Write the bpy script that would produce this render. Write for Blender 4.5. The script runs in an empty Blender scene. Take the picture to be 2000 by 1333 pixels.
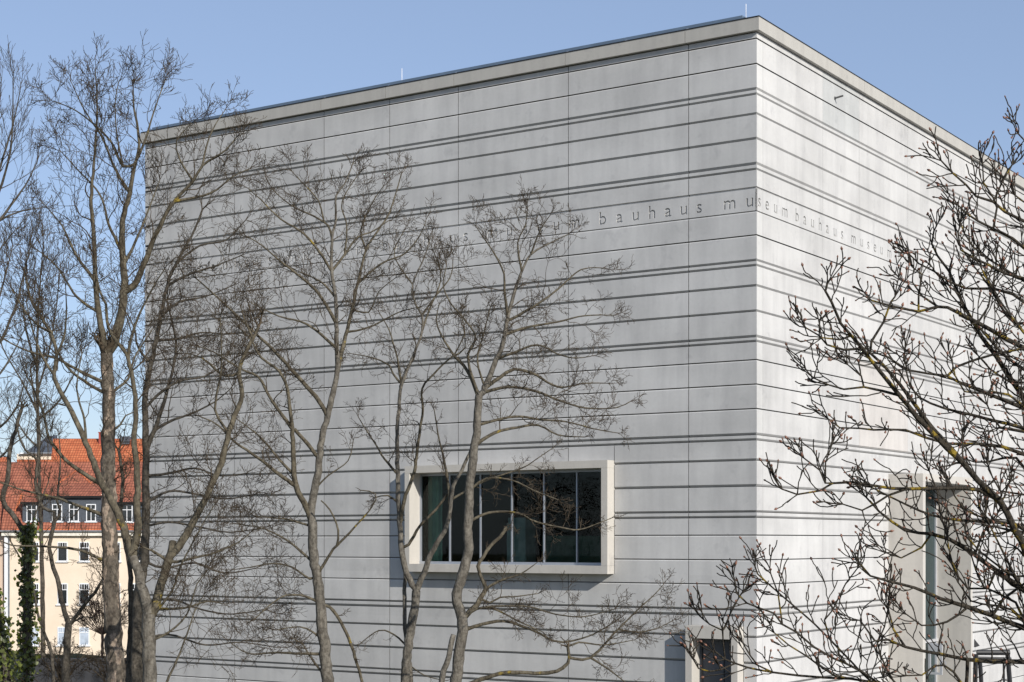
import bpy, math, random
import numpy as np
from mathutils import Vector, Matrix
random.seed(7)
R = math.radians
S = bpy.context.scene
COL = S.collection

# ---------------------------------------------------------------- camera
F = 3262.0            # focal length in pixels of a 2000 px wide frame
EYE = 8.0             # eye height above the ground
HOR = 1057.0          # horizon row
cam = bpy.data.cameras.new('camera')
cam.sensor_width = 36.0
cam.lens = 36.0 * F / 2000.0
cam.shift_y = (HOR - 666.5) / 2000.0
cam.clip_start = 0.5
cam.clip_end = 6000
co = bpy.data.objects.new('camera', cam)
co.location = (0, 0, EYE)
co.rotation_euler = (R(90), 0, 0)
COL.objects.link(co)
S.camera = co
# ---------------------------------------------------------------- light
SUNV = Vector((.670, -1.018, .640)).normalized()
elev = math.asin(SUNV.z)
W = bpy.data.worlds.new('World')
S.world = W
W.use_nodes = True
nt = W.node_tree
nt.nodes.clear()
sky = nt.nodes.new('ShaderNodeTexSky')
sky.sky_type = 'NISHITA'
sky.sun_disc = False
sky.sun_elevation = elev
sky.sun_rotation = math.atan2(SUNV.x, SUNV.y)
sky.altitude = 200
sky.air_density = 1.0
sky.dust_density = 0.5
sky.ozone_density = 3.2
bg = nt.nodes.new('ShaderNodeBackground')
bg.inputs['Strength'].default_value = 0.11
wo = nt.nodes.new('ShaderNodeOutputWorld')
hs = nt.nodes.new('ShaderNodeHueSaturation')
hs.inputs['Saturation'].default_value = .88
mu = nt.nodes.new('ShaderNodeMix'); mu.data_type = 'RGBA'; mu.blend_type = 'MULTIPLY'; mu.inputs[0].default_value = 1
mu.inputs[7].default_value = (1.0, .955, .985, 1)
nt.links.new(sky.outputs[0], hs.inputs['Color'])
nt.links.new(hs.outputs[0], mu.inputs[6]); m2 = nt.nodes.new('ShaderNodeMix'); m2.data_type = 'RGBA'; m2.inputs[0].default_value = .42
m2.inputs[7].default_value = (2.42, 3.32, 4.95, 1)
nt.links.new(mu.outputs[2], m2.inputs[6]); nt.links.new(m2.outputs[2], bg.inputs[0])
nt.links.new(bg.outputs[0], wo.inputs[0])
sl = bpy.data.lights.new('sun', 'SUN')
sl.energy = 4.0
sl.angle = R(0.5)
sl.color = (1.0, .95, .875)
so = bpy.data.objects.new('sun', sl)
so.rotation_euler = SUNV.to_track_quat('Z', 'Y').to_euler()
so.location = (30, -40, 60)
COL.objects.link(so)
S.view_settings.view_transform = 'Standard'
S.view_settings.look = 'None'
S.view_settings.exposure = 0.35
S.view_settings.gamma = 1.0

# ---------------------------------------------------------------- materials
def mat(name, rough=.85, metal=0., spec=.3):
    m = bpy.data.materials.new(name)
    m.use_nodes = True
    b = m.node_tree.nodes['Principled BSDF']
    b.inputs['Roughness'].default_value = rough
    b.inputs['Metallic'].default_value = metal
    b.inputs['Specular IOR Level'].default_value = spec
    return m, m.node_tree, b

def noise(nt, scale, detail=4, stretch=None, rough=.55, off=0.):
    tc = nt.nodes.new('ShaderNodeNewGeometry')
    mp = nt.nodes.new('ShaderNodeMapping')
    if stretch: mp.inputs['Scale'].default_value = stretch
    mp.inputs['Location'].default_value = (off, off*1.7, off*.6)
    nt.links.new(tc.outputs['Position'], mp.inputs['Vector'])
    n = nt.nodes.new('ShaderNodeTexNoise')
    n.inputs['Scale'].default_value = scale
    n.inputs['Detail'].default_value = detail
    n.inputs['Roughness'].default_value = rough
    nt.links.new(mp.outputs[0], n.inputs['Vector'])
    return n.outputs['Fac']

def ramp(nt, fac, stops):
    r = nt.nodes.new('ShaderNodeValToRGB')
    e = r.color_ramp.elements
    e[0].position = stops[0][0]; e[0].color = (*stops[0][1], 1)
    e[1].position = stops[-1][0]; e[1].color = (*stops[-1][1], 1)
    for p, c in stops[1:-1]:
        k = e.new(p); k.color = (*c, 1)
    nt.links.new(fac, r.inputs[0])
    return r.outputs[0]

def mix(nt, a, b, fac, mode='MIX'):
    m = nt.nodes.new('ShaderNodeMix')
    m.data_type = 'RGBA'; m.blend_type = mode
    for sock, v in ((m.inputs[0], fac), (m.inputs[6], a), (m.inputs[7], b)):
        if isinstance(v, (int, float)): sock.default_value = v
        elif isinstance(v, tuple): sock.default_value = (*v, 1)
        else: nt.links.new(v, sock)
    return m.outputs[2]

def bump(nt, b, fac, strength, dist):
    bn = nt.nodes.new('ShaderNodeBump')
    bn.inputs['Strength'].default_value = strength
    bn.inputs['Distance'].default_value = dist
    nt.links.new(fac, bn.inputs['Height'])
    nt.links.new(bn.outputs[0], b.inputs['Normal'])

def simple(name, c, rough=.8, metal=0., spec=.3, var=.15, scale=3.):
    m, nt, b = mat(name, rough, metal, spec)
    lo = tuple(x*(1-var) for x in c); hi = tuple(min(1, x*(1+var)) for x in c)
    nt.links.new(ramp(nt, noise(nt, scale), [(.3, lo), (.7, hi)]), b.inputs['Base Color'])
    return m

def concrete(name, c, stain=.07):
    m, nt, b = mat(name, .88, 0, .25)
    big = ramp(nt, noise(nt, .30, 4, (1, 1, 1.5)), [(.32, tuple(x*(1-stain) for x in c)), (.55, c), (.72, tuple(x*(1+stain*.6) for x in c))])
    streak = ramp(nt, noise(nt, 1.4, 3, (1.6, 1.6, .18), off=3), [(.3, (.89, .89, .895)), (.6, (1, 1, 1))])
    fine = ramp(nt, noise(nt, 9, 5, off=9), [(.3, (.97, .97, .97)), (.65, (1.01, 1.01, 1.01))])
    spot = ramp(nt, noise(nt, 1.15, 3, (1, 1, 1), off=17, rough=.7), [(.27, (.86, .86, .87)), (.40, (1, 1, 1))])
    x = mix(nt, big, streak, 1., 'MULTIPLY'); x = mix(nt, x, fine, 1., 'MULTIPLY'); x = mix(nt, x, spot, 1., 'MULTIPLY')
    at = nt.nodes.new('ShaderNodeAttribute'); at.attribute_name = 'tint'
    x = mix(nt, x, at.outputs['Color'], 1., 'MULTIPLY')
    nt.links.new(x, b.inputs['Base Color'])
    bump(nt, b, noise(nt, 30, 3), .15, .01)
    return m

M = {}
M['concrete'] = concrete('pale_fair_faced_concrete', (.515, .510, .496), .14)
M['trimstone'] = concrete('warm_precast_concrete', (.50, .475, .43), .03)
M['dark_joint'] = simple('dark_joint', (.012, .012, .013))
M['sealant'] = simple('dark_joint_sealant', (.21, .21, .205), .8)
M['cornice'] = concrete('grey_parapet_precast', (.42, .405, .37), .03)
M['zinc'] = simple('zinc_sheet', (.15, .20, .26), .5, .4, .5, .12, 1.2)
M['black'] = simple('black_painted_metal', (.012, .012, .013), .45, 0, .4)
M['alu'] = simple('aluminium_profile', (.42, .45, .50), .35, .55, .5, .05)
M['silver'] = simple('brushed_door_metal', (.66, .67, .70), .35, .5, .5, .05)
M['roofing'] = simple('grey_roof_gravel', (.25, .25, .24))
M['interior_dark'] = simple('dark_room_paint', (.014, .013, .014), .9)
M['door_dark'] = simple('dark_grey_door', (.075, .082, .095), .5, 0, .3, .08, 1.5)
M['plinth'] = simple('grey_plinth_board', (.74, .74, .79), .8)
M['curtain'] = simple('pale_green_curtain', (.66, .84, .75), .9, 0, .1, .15, 1.5)
M['gutterdark'] = simple('dull_grey_pipe', (.13, .13, .13), .6, .2)
M['rod'] = simple('white_rod', (.8, .8, .8), .4)

def glassmat(name, tint, gloss=.10, rough=.02):
    m = bpy.data.materials.new(name); m.use_nodes = True
    nt = m.node_tree; nt.nodes.clear()
    o = nt.nodes.new('ShaderNodeOutputMaterial')
    tr = nt.nodes.new('ShaderNodeBsdfTransparent'); tr.inputs[0].default_value = (*tint, 1)
    gl = nt.nodes.new('ShaderNodeBsdfGlossy'); gl.inputs['Roughness'].default_value = rough
    lw = nt.nodes.new('ShaderNodeFresnel'); lw.inputs[0].default_value = 1.32
    mx = nt.nodes.new('ShaderNodeMixShader')
    nt.links.new(lw.outputs[0], mx.inputs[0]); nt.links.new(tr.outputs[0], mx.inputs[1]); nt.links.new(gl.outputs[0], mx.inputs[2])
    nt.links.new(mx.outputs[0], o.inputs[0])
    return m
M['glass'] = glassmat('green_tinted_glass', (.60, .68, .65))
M['tealglass'] = simple('dark_teal_glazing', (.022, .040, .042), .22, 0, .25, .1)
M['showbox'] = simple('dark_green_case', (.10, .17, .14), .6)
M['showcase'] = glassmat('showcase_glass', (.35, .62, .52))

def bark(name, lo, hi, lichen, scale, thr=.66, patch=None):
    m, nt, b = mat(name, .9, 0, .2)
    base = ramp(nt, noise(nt, scale, 6, (1, 1, .35), .65), [(.3, lo), (.7, hi)])
    l = ramp(nt, noise(nt, scale*.30, 5, off=4, rough=.6), [(thr, (0, 0, 0)), (thr+.05, (1, 1, 1))])
    x = mix(nt, base, lichen, l)
    if patch:
        p = ramp(nt, noise(nt, scale*.7, 4, (1, 1, .5), off=11), [(.56, (0, 0, 0)), (.60, (1, 1, 1))])
        x = mix(nt, x, patch, p)
    nt.links.new(x, b.inputs['Base Color'])
    sp_ = ramp(nt, noise(nt, scale*1.6, 6, off=21, rough=.7), [(.40, (.62, .60, .58)), (.52, (1, 1, 1)), (.68, (1.25, 1.24, 1.2))])
    nt.links.new(mix(nt, x, sp_, 1., 'MULTIPLY'), b.inputs['Base Color'])
    bump(nt, b, noise(nt, scale*2.2, 5, (1, 1, .4)), .9, .05)
    return m
M['bark'] = bark('grey_brown_bark', (.070, .063, .052), (.185, .168, .140), (.24, .18, .05), 7, .69)
M['bark_dark'] = bark('dark_bark', (.040, .036, .029), (.115, .10, .08), (.15, .125, .05), 7, .70)
M['bark_flaky'] = bark('flaking_bark', (.06, .050, .040), (.16, .135, .105), (.24, .18, .05), 6, .72, (.30, .235, .18))
M['bark_near'] = bark('near_lichen_bark', (.022, .019, .015), (.075, .064, .048), (.24, .17, .025), 26, .57)
M['limb'] = bark('dark_limb_bark', (.045, .038, .027), (.150, .130, .092), (.24, .18, .04), 7, .64)
M['twig'] = simple('twig_bark', (.066, .051, .035), .9, 0, .15, .4, 2.)
M['twig_red'] = simple('reddish_twig_bark', (.24, .14, .095), .9, 0, .15, .3, 2.)
M['twig_near'] = simple('near_twig_bark', (.035, .029, .022), .8, 0, .25, .4, 20.)
M['bud'] = simple('red_brown_bud', (.17, .075, .045), .45, 0, .5, .5, 30.)
M['ivy'] = simple('ivy_leaf', (.070, .083, .014), .45, 0, .4, .8, 5.)
M['ivy'].node_tree.nodes['Principled BSDF'].inputs['Roughness'].default_value = .4

# ---------------------------------------------------------------- helpers
def tag(o, label=None, cat=None, group=None, kind=None):
    if label: o['label'] = label
    if cat: o['category'] = cat
    if group: o['group'] = group
    if kind: o['kind'] = kind
    return o

def empty(name, loc=(0, 0, 0)):
    o = bpy.data.objects.new(name, None)
    o.location = loc; o.empty_display_size = .5
    COL.objects.link(o)
    return o

def world_loc(o):
    v = Vector(o.location)
    while o.parent:
        o = o.parent; v += Vector(o.location)
    return v

class MB:
    def __init__(self): self.v = []; self.f = []; self.mi = []; self.tint = []
    def add(self, vs, fs, tint=(1, 1, 1), mi=0):
        k = len(self.v); self.v += [tuple(p) for p in vs]
        for f in fs:
            self.f.append(tuple(i+k for i in f)); self.tint.append(tint); self.mi.append(mi)
    def hexa(self, p, tint=(1, 1, 1), mi=0):   # 8 points: bottom ring, top ring
        self.add(p, [(3, 2, 1, 0), (4, 5, 6, 7), (0, 1, 5, 4), (1, 2, 6, 5), (2, 3, 7, 6), (3, 0, 4, 7)], tint, mi)
    def box(self, x0, x1, y0, y1, z0, z1, tint=(1, 1, 1), mi=0):
        self.hexa([(x0, y0, z0), (x1, y0, z0), (x1, y1, z0), (x0, y1, z0), (x0, y0, z1), (x1, y0, z1), (x1, y1, z1), (x0, y1, z1)], tint, mi)
    def tube(self, a, b, r, n=8, r2=None, mi=0):
        a = Vector(a); b = Vector(b); d = (b-a).normalized(); r2 = r if r2 is None else r2
        u = d.orthogonal().normalized(); w = d.cross(u)
        vs = []
        for c, rr in ((a, r), (b, r2)):
            for i in range(n):
                t = 2*math.pi*i/n; vs.append(c + u*math.cos(t)*rr + w*math.sin(t)*rr)
        fs = [(i, (i+1) % n, n+(i+1) % n, n+i) for i in range(n)] + [tuple(range(n))[::-1], tuple(range(n, 2*n))]
        self.add(vs, fs, mi=mi)
    def build(self, name, m, parent=None, loc=None, smooth=False):
        me = bpy.data.meshes.new(name)
        if parent is not None and loc is None: base = world_loc(parent)
        elif loc is not None: base = Vector(loc)
        else: base = Vector((0, 0, 0))
        me.from_pydata([(p[0]-base.x, p[1]-base.y, p[2]-base.z) for p in self.v], [], self.f)
        ms = m if isinstance(m, (list, tuple)) else [m]
        for q in ms: me.materials.append(q)
        me.polygons.foreach_set('material_index', self.mi)
        if smooth: me.polygons.foreach_set('use_smooth', [True]*len(self.f))
        if any(q.node_tree.nodes.get('Attribute') for q in ms):
            ca = me.color_attributes.new('tint', 'FLOAT_COLOR', 'CORNER')
            arr = []
            for p, t in zip(me.polygons, self.tint): arr += [t[0], t[1], t[2], 1.]*p.loop_total
            ca.data.foreach_set('color', arr)
        me.update()
        o = bpy.data.objects.new(name, me)
        if parent is not None: o.parent = parent
        elif loc is not None: o.location = loc
        COL.objects.link(o)
        return o

def at(px, py, Z):
    return Vector(((px-1000)/F*Z, Z, EYE + (HOR-py)/F*Z))

# ---------------------------------------------------------------- ground
m, nt_, b = mat('dry_winter_grass', .95, 0, .1)
nt_.links.new(ramp(nt_, noise(nt_, .35, 8, rough=.7), [(.3, (.045, .045, .022)), (.5, (.085, .08, .035)), (.7, (.13, .11, .055))]), b.inputs['Base Color'])
M['grass'] = m
def gz(y): t = min(1, max(0, (y-84)/26)); return -2.8*t*t*(3-2*t)
g = MB(); ys = [-300, 84] + [84+26*i/12 for i in range(1, 13)] + [400, 1800]
g.add([p for y in ys for p in ((-900, y, gz(y)), (900, y, gz(y)))], [(2*i, 2*i+1, 2*i+3, 2*i+2) for i in range(len(ys)-1)])
tag(g.build('ground', M['grass']), 'dull winter grass ground below the trees', 'ground', kind='structure')
M['paving'] = simple('pale_plaza_paving', (.42, .41, .39), .9, 0, .2, .08, .6)
g = MB(); g.add([(9, -40, .004), (120, -40, .004), (120, 83, .004), (9, 83, .004)], [(0, 1, 2, 3)])
tag(g.build('plaza', M['paving']), 'pale paved plaza beside the sunlit museum wall', 'plaza', kind='structure')
# grassy bank in front of the yellow house
def bank():
    nx, ny = 40, 10
    g = MB(); vs = []; fs = []
    for j in range(ny+1):
        for i in range(nx+1):
            x = -60 + i*40/nx; y = 117 + j*16/ny
            h = -2.8 + 2.3*math.exp(-((y-126)/4.5)**2)*math.exp(-((x+38)/13)**4)+.12*math.sin(x*1.9+y)*math.sin(x*.7)
            if i in (0, nx) or j in (0, ny): h = -3.1
            vs.append((x, y, h))
    for j in range(ny):
        for i in range(nx):
            a = j*(nx+1)+i; fs.append((a, a+1, a+nx+2, a+nx+1))
    g.add(vs, fs)
    tag(g.build('grass_bank', M['grass'], smooth=True), kind='structure')
bank()

# ---------------------------------------------------------------- museum
D1 = Vector((-.8345, .551, 0)).normalized(); N1 = Vector((-D1.y, D1.x, 0)) * 1
N1 = Vector((-D1.y, D1.x, 0)); 
if N1.y > 0: N1 = -N1
D2 = -N1; N2 = -D1
CZ = 58.0
CO = Vector((478/F*CZ, CZ, 0))
LEFT = (D1, N1); RIGHT = (D2, N2)
def wp(wall, s, p, z): return CO + wall[0]*s + wall[1]*p + Vector((0, 0, z))
def zc(y): return EYE + (HOR-y)*CZ/F
def zat(wall, px, py, p):      # height of an image row at a column on the plane p in front of a wall
    d, n = wall; u = (px-1000)/F; q = CO + n*p
    s = (u*q.y-q.x)/(d.x-u*d.y); Z = q.y + s*d.y
    return EYE + (HOR-py)*Z/F
def wbox(mb, wall, s0, s1, p0, p1, z0, z1, tint=(1, 1, 1)):
    mb.hexa([wp(wall, s0, p0, z0), wp(wall, s1, p0, z0), wp(wall, s1, p1, z0), wp(wall, s0, p1, z0),
             wp(wall, s0, p0, z1), wp(wall, s1, p0, z1), wp(wall, s1, p1, z1), wp(wall, s0, p1, z1)], tint)

museum = tag(empty('museum_building', CO), 'large pale grey concrete museum cube with ribbed bands and engraved lettering', 'museum')
WL = 29.78; WR = 35.0
ZT = zc(63.6)
Sg = [74.6, 123.8, 365, 411.9, 458.6, 702.4, 750.2, 798, 1045.4, 1094, 1142.3, 1390, 1438, 1486]
Lg = [(170.2, 175), (180.8, 185), (219.3, 223.4), (267.5, 272), (316.2, 321.3), (327.8, 331.8), (505.5, 509.8), (515.5, 519.7),
      (555.0, 559.3), (604.5, 608.6), (654.0, 658.6), (663.8, 668), (845.2, 849.9), (856, 860.3), (895.6, 899.9), (945.8, 950.6),
      (996.8, 1001), (1007.5, 1011.7), (1189.7, 1193.7), (1200.8, 1205.6), (1242.4, 1246.5), (1293.4, 1297.7), (1343, 1347), (1354, 1358.4)]
BT = zc(365) - .018; BB = zc(411.9) + .018     # lettering course
prof = [(ZT, 0.)]
ev = [(y, 'S', y) for y in Sg] + [(a, 'L', b) for a, b in Lg]
for a, k, b in sorted(ev):
    if k == 'S':
        z = zc(a)
        if a == 365:
            prof += [(z+.018, 0), (z+.018, -.05), (BT, -.05), (BT-.0005, -.056)]
        elif a == 411.9:
            prof += [(BB, -.056), (BB-.0005, -.06), (z-.018, -.05), (z-.019, -.022), (z-.055, 0)]
        else:
            prof += [(z+.018, 0), (z+.0179, -.09), (z-.021, -.09), (z-.022, -.024), (z-.055, 0)]
    else:
        zt = zc(a)+.003; zb = zc(b)-.004
        prof += [(zt, 0), (zb+.026, -.065), (zb+.026, -.10), (zb, -.10), (zb, 0)]
prof.append((-3.6, 0.))
def clip_prof(z0, z1):
    out = []
    for (za, oa), (zb_, ob) in zip(prof[:-1], prof[1:]):
        hi, lo = min(za, z1), max(zb_, z0)
        if hi < lo or za < z0 or zb_ > z1: continue
        def o(z): return oa if za == zb_ else oa + (ob-oa)*(za-z)/(za-zb_)
        pa = (hi, o(hi) if za != hi else oa); pb = (lo, o(lo) if zb_ != lo else ob)
        if not out or out[-1] != pa: out.append(pa)
        if out[-1] != pb: out.append(pb)
    return out
BACK = -.13
def panel(mb, wall, s0, s1, z0, z1, miter=False, tint=(1, 1, 1), gap=.013):
    pr = clip_prof(z0, z1)
    if len(pr) < 2: return
    def s0f(o): return (-o) if miter else s0+gap
    vs = []; n = len(pr)
    for z, o in pr: vs.append(wp(wall, s0f(o), o, z))
    for z, o in pr: vs.append(wp(wall, s1-gap, o, z))
    for z, o in pr: vs.append(wp(wall, s0f(BACK) if miter else s0+gap, BACK, z))
    for z, o in pr: vs.append(wp(wall, s1-gap, BACK, z))
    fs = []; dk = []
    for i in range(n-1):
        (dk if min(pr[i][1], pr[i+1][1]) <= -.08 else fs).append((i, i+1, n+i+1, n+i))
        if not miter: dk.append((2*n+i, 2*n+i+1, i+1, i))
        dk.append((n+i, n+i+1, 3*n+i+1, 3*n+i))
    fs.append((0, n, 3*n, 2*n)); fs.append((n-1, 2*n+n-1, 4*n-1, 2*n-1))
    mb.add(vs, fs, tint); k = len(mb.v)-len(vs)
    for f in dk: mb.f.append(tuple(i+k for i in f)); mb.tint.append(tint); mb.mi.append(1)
rt = random.Random(3)
def rtint(a=.05, warm=0):
    k = 1 + rt.uniform(-a, a*.6); return (k*(1+warm), k, k*(1-warm))
# openings
WZ1 = zat(LEFT, 1186.8, 898.5, .48); WZ0 = zat(LEFT, 1186.8, 1122, .48)
OZ1 = zat(LEFT, 1174, 914, .48); OZ0 = zat(LEFT, 1174, 1105.5, .48)
WS0, WS1, OS0, OS1 = 5.70, 14.95, 5.975, 14.71
DZ1 = zat(LEFT, 1780, 1235.5, .46); DO1 = zat(LEFT, 1428, 1249.5, .46)
DS0, DS1, DOS0, DOS1 = .505, 2.55, .755, 2.29
PZ1 = zat(RIGHT, 1803, 925, 1.45); PO1 = zat(RIGHT, 1808, 940.5, 1.45)
PS0, PS1, POS0, POS1 = 12.62, 18.90, 12.93, 18.70
wl = MB(); ZA = zc(858); ZD = zc(1195)
cL = [0, 2.65, 7.67, 12.69, 16.05, 19.45, 24.41, 29.15, WL]
def row(mb, wall, edges, z0, z1, holes=(), warm=0):
    for a, b in zip(edges[:-1], edges[1:]):
        if any(a >= h0-.01 and b <= h1+.01 for h0, h1 in holes): continue
        panel(mb, wall, a, b, z0, z1, miter=(a == 0), tint=rtint(.05))
row(wl, LEFT, cL, ZA, ZT)
cw = [0, 2.65, 5.70, 7.67, 12.69, 14.95, 16.05, 19.45, 24.41, 29.15, WL]
row(wl, LEFT, cw, WZ1, ZA)
row(wl, LEFT, cw, WZ0, WZ1, [(5.70, 14.95)])
row(wl, LEFT, cL, ZD, WZ0)
row(wl, LEFT, [0, .505, 2.55]+cL[1:], DZ1, ZD)
row(wl, LEFT, [0, .505, 2.55]+cL[1:], -3.6, DZ1, [(.505, 2.55)])
cR = [0, .5, 5.8, 9.42, 14.85, 18.48, 22.15, 28.06, 31.4, WR]
zD1 = zc(172.6); 
for (za, zb_) in ((zD1, ZT), (zc(318.5), zD1), (zc(507), zc(318.5)), (zc(656), zc(507)), (zc(847), zc(656)), (PZ1, zc(847))):
    for a, b in zip(cR[:-1], cR[1:]):
        t = rtint(.025, .004)
        if a == 0: t = (1.06, 1.06, 1.05)
        if a == 5.8 and za == zD1: t = (.90, .92, .92)
        if a == 9.42 and za == zc(847): t = (1.0, .96, .93)
        panel(wl, RIGHT, a, b, za, zb_, miter=(a == 0), tint=t, gap=.005)
def rrow(edges, z0, z1, holes=()):
    for a, b in zip(edges[:-1], edges[1:]):
        if any(a >= h0-.01 and b <= h1+.01 for h0, h1 in holes): continue
        panel(wl, RIGHT, a, b, z0, z1, miter=(a == 0), tint=rtint(.025, .004), gap=.005)
rrow([0, .5, 5.8, 9.42, PS0, PS1, 22.15, 28.06, 31.4, WR], -3.6, PZ1, [(PS0, PS1)])
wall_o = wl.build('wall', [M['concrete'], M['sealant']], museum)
# backing behind the joints, with the openings left free
bk = MB()
def backing(wall, L, holes):
    e = sorted(set([.14, L] + [x for h in holes for x in h[:2]]))
    for a, b in zip(e[:-1], e[1:]):
        z0, z1 = -3.6, ZT
        hs = [h for h in holes if a >= h[0]-.01 and b <= h[1]+.01]
        if hs:
            h = hs[0]
            if h[2] > 0: wbox(bk, wall, a, b, -.30, BACK-.003, -3.6, h[2])
            wbox(bk, wall, a, b, -.30, BACK-.003, h[3], z1)
        else: wbox(bk, wall, a, b, -.30, BACK-.003, z0, z1)
backing(LEFT, WL-.02, [(WS0+.1, WS1-.1, WZ0+.1, WZ1-.1), (DS0+.1, DS1-.1, -.3, DZ1-.1)])
backing(RIGHT, WR-.02, [(PS0+.1, PS1-.1, -.3, PZ1-.1)])
# the two walls away from the photograph
for (wall, a) in ((LEFT, WL), (RIGHT, WR)):
    other = RIGHT if wall is LEFT else LEFT
    L2 = WR if wall is LEFT else WL
    o0 = CO + wall[0]*a
    p = [o0 + other[0]*.02, o0 + other[0]*L2, o0 + other[0]*L2 - wall[0]*.3, o0 + other[0]*.02 - wall[0]*.3]
    bk.hexa([q + Vector((0, 0, -3.6)) for q in p] + [q + Vector((0, 0, ZT)) for q in p])
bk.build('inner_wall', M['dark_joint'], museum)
rf = MB()
p = [CO+N1*(-.2)+N2*(-.2), CO+D1*(WL-.2)+N1*(-.2), CO+D1*(WL-.2)+D2*(WR-.2), CO+D2*(WR-.2)+N2*(-.2)]
rf.hexa([q+Vector((0, 0, ZT-.4)) for q in p]+[q+Vector((0, 0, ZT+.05)) for q in p])
rf.build('roof', M['roofing'], museum)
# parapet band
cz0 = EYE + (HOR-57.8)*57.79/F; cz1 = EYE + (HOR-32.2)*57.79/F
cn = MB(); q = .15
def band(mb, wall, edges, p0, p1, z0, z1, gap, a=.02, corner=True):
    for i, (s0, s1) in enumerate(zip(edges[:-1], edges[1:])):
        g0 = gap if i else 0
        if i == 0 and corner:
            pts = [wp(wall, -p1, p1, z0), wp(wall, s1-gap, p1, z0), wp(wall, s1-gap, p0, z0), wp(wall, -p0, p0, z0)]
        else:
            pts = [wp(wall, s0+g0, p1, z0), wp(wall, s1-gap, p1, z0), wp(wall, s1-gap, p0, z0), wp(wall, s0+g0, p0, z0)]
        mb.hexa(pts + [v+Vector((0, 0, z1-z0)) for v in pts], rtint(a))
cEL = [0, 2.72, 7.72, 12.8, 16.15, 19.5, 24.6, WL+.15]
cER = [0, 9.6, 22.0, 28.1, WR+.15]
for wall, e in ((LEFT, cEL), (RIGHT, cER)):
    band(cn, wall, e, -.35, q, cz0, cz1, .009)
cn.build('cornice', M['cornice'], museum)
bf = MB()
for wall, L in ((LEFT, WL), (RIGHT, WR)): band(bf, wall, [0, L], -.25, q-.06, cz0+.01, cz1-.01, 0, 0)
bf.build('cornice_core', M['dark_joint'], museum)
sh = MB()
for wall, L in ((LEFT, WL), (RIGHT, WR)): band(sh, wall, [0, L+.1], -.5, q+.02, cz1+.002, cz1+.03, 0, 0)
sh.build('cap_shadow_line', M['black'], museum)  # thin cap sheet coloured black to stand for the shadow line
kb = MB()
wbox(kb, LEFT, .45, WL-.1, -.30, -.02, cz1+.03, cz1+.13)
wbox(kb, LEFT, .62, WL-.3, -.50, -.14, cz1+.13, cz1+.245)
wbox(kb, RIGHT, .75, WR-.3, -.9, -.55, cz1+.03, cz1+.15)
kb.build('roof_edge_sheet', M['zinc'], museum)
br = MB()
for s in (2.7, 5.2, 7.7, 12.8, 16.1, 19.4, 24.6):
    br = MB(); wbox(br, LEFT, s-.04, s+.04, -.03, .02, cz1+.03, cz1+.10)
    br.build('roof_edge_clamp', M['alu'], museum)
for px, py_ in ((1457, 8), (785, 134), (592, 199)):
    u = (px-1000)/F; qv = CO + N1*(-.9); s = (u*qv.y-qv.x)/(D1.x-u*D1.y)
    r_ = MB(); a = wp(LEFT, s, -.9, ZT); r_.tube(a, Vector((a.x, a.y, zat(LEFT, px, py_, -.9))), .011, 6); r_.tube(a, a+Vector((0, 0, .12)), .06, 8)
    tag(r_.build('lightning_rod', M['rod'], museum))
# small spout on the sunlit wall
sp = MB(); pz = zat(RIGHT, 1634, 190, .1)
ss = 6.95
sp.tube(wp(RIGHT, ss, -.02, pz-.02), wp(RIGHT, ss, .34, pz+.03), .035, 10)
sp.tube(wp(RIGHT, ss, .0, pz-.02), wp(RIGHT, ss, .02, pz-.02), .07, 10)
sp.build('overflow_spout', M['gutterdark'], museum)

# engraved lettering course
def glyph_loops(ch, cache={}):
    if ch in cache: return cache[ch]
    c = bpy.data.curves.new('g', 'FONT'); c.body = ch; c.size = 1; c.fill_mode = 'NONE'; c.resolution_u = 4
    c.offset = -.006
    o = bpy.data.objects.new('g', c); COL.objects.link(o)
    dg = bpy.context.evaluated_depsgraph_get()
    me = bpy.data.meshes.new_from_object(o.evaluated_get(dg))
    adj = {}
    for e in me.edges:
        a, b = e.vertices; adj.setdefault(a, []).append(b); adj.setdefault(b, []).append(a)
    loops = []; seen = set()
    for st in adj:
        if st in seen: continue
        lp = [st]; seen.add(st); cur = st
        while True:
            nx = [k for k in adj[cur] if k not in seen]
            if not nx: break
            cur = nx[0]; seen.add(cur); lp.append(cur)
        if len(lp) > 2: loops.append([(me.vertices[i].co.x, me.vertices[i].co.y) for i in lp])
    bpy.data.objects.remove(o); bpy.data.meshes.remove(me)
    cache[ch] = loops
    return loops
uh = max(y for l in glyph_loops('u') for x, y in l)
TS = .305/uh
BASE = EYE + (HOR-402.5)*CZ/F
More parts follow.
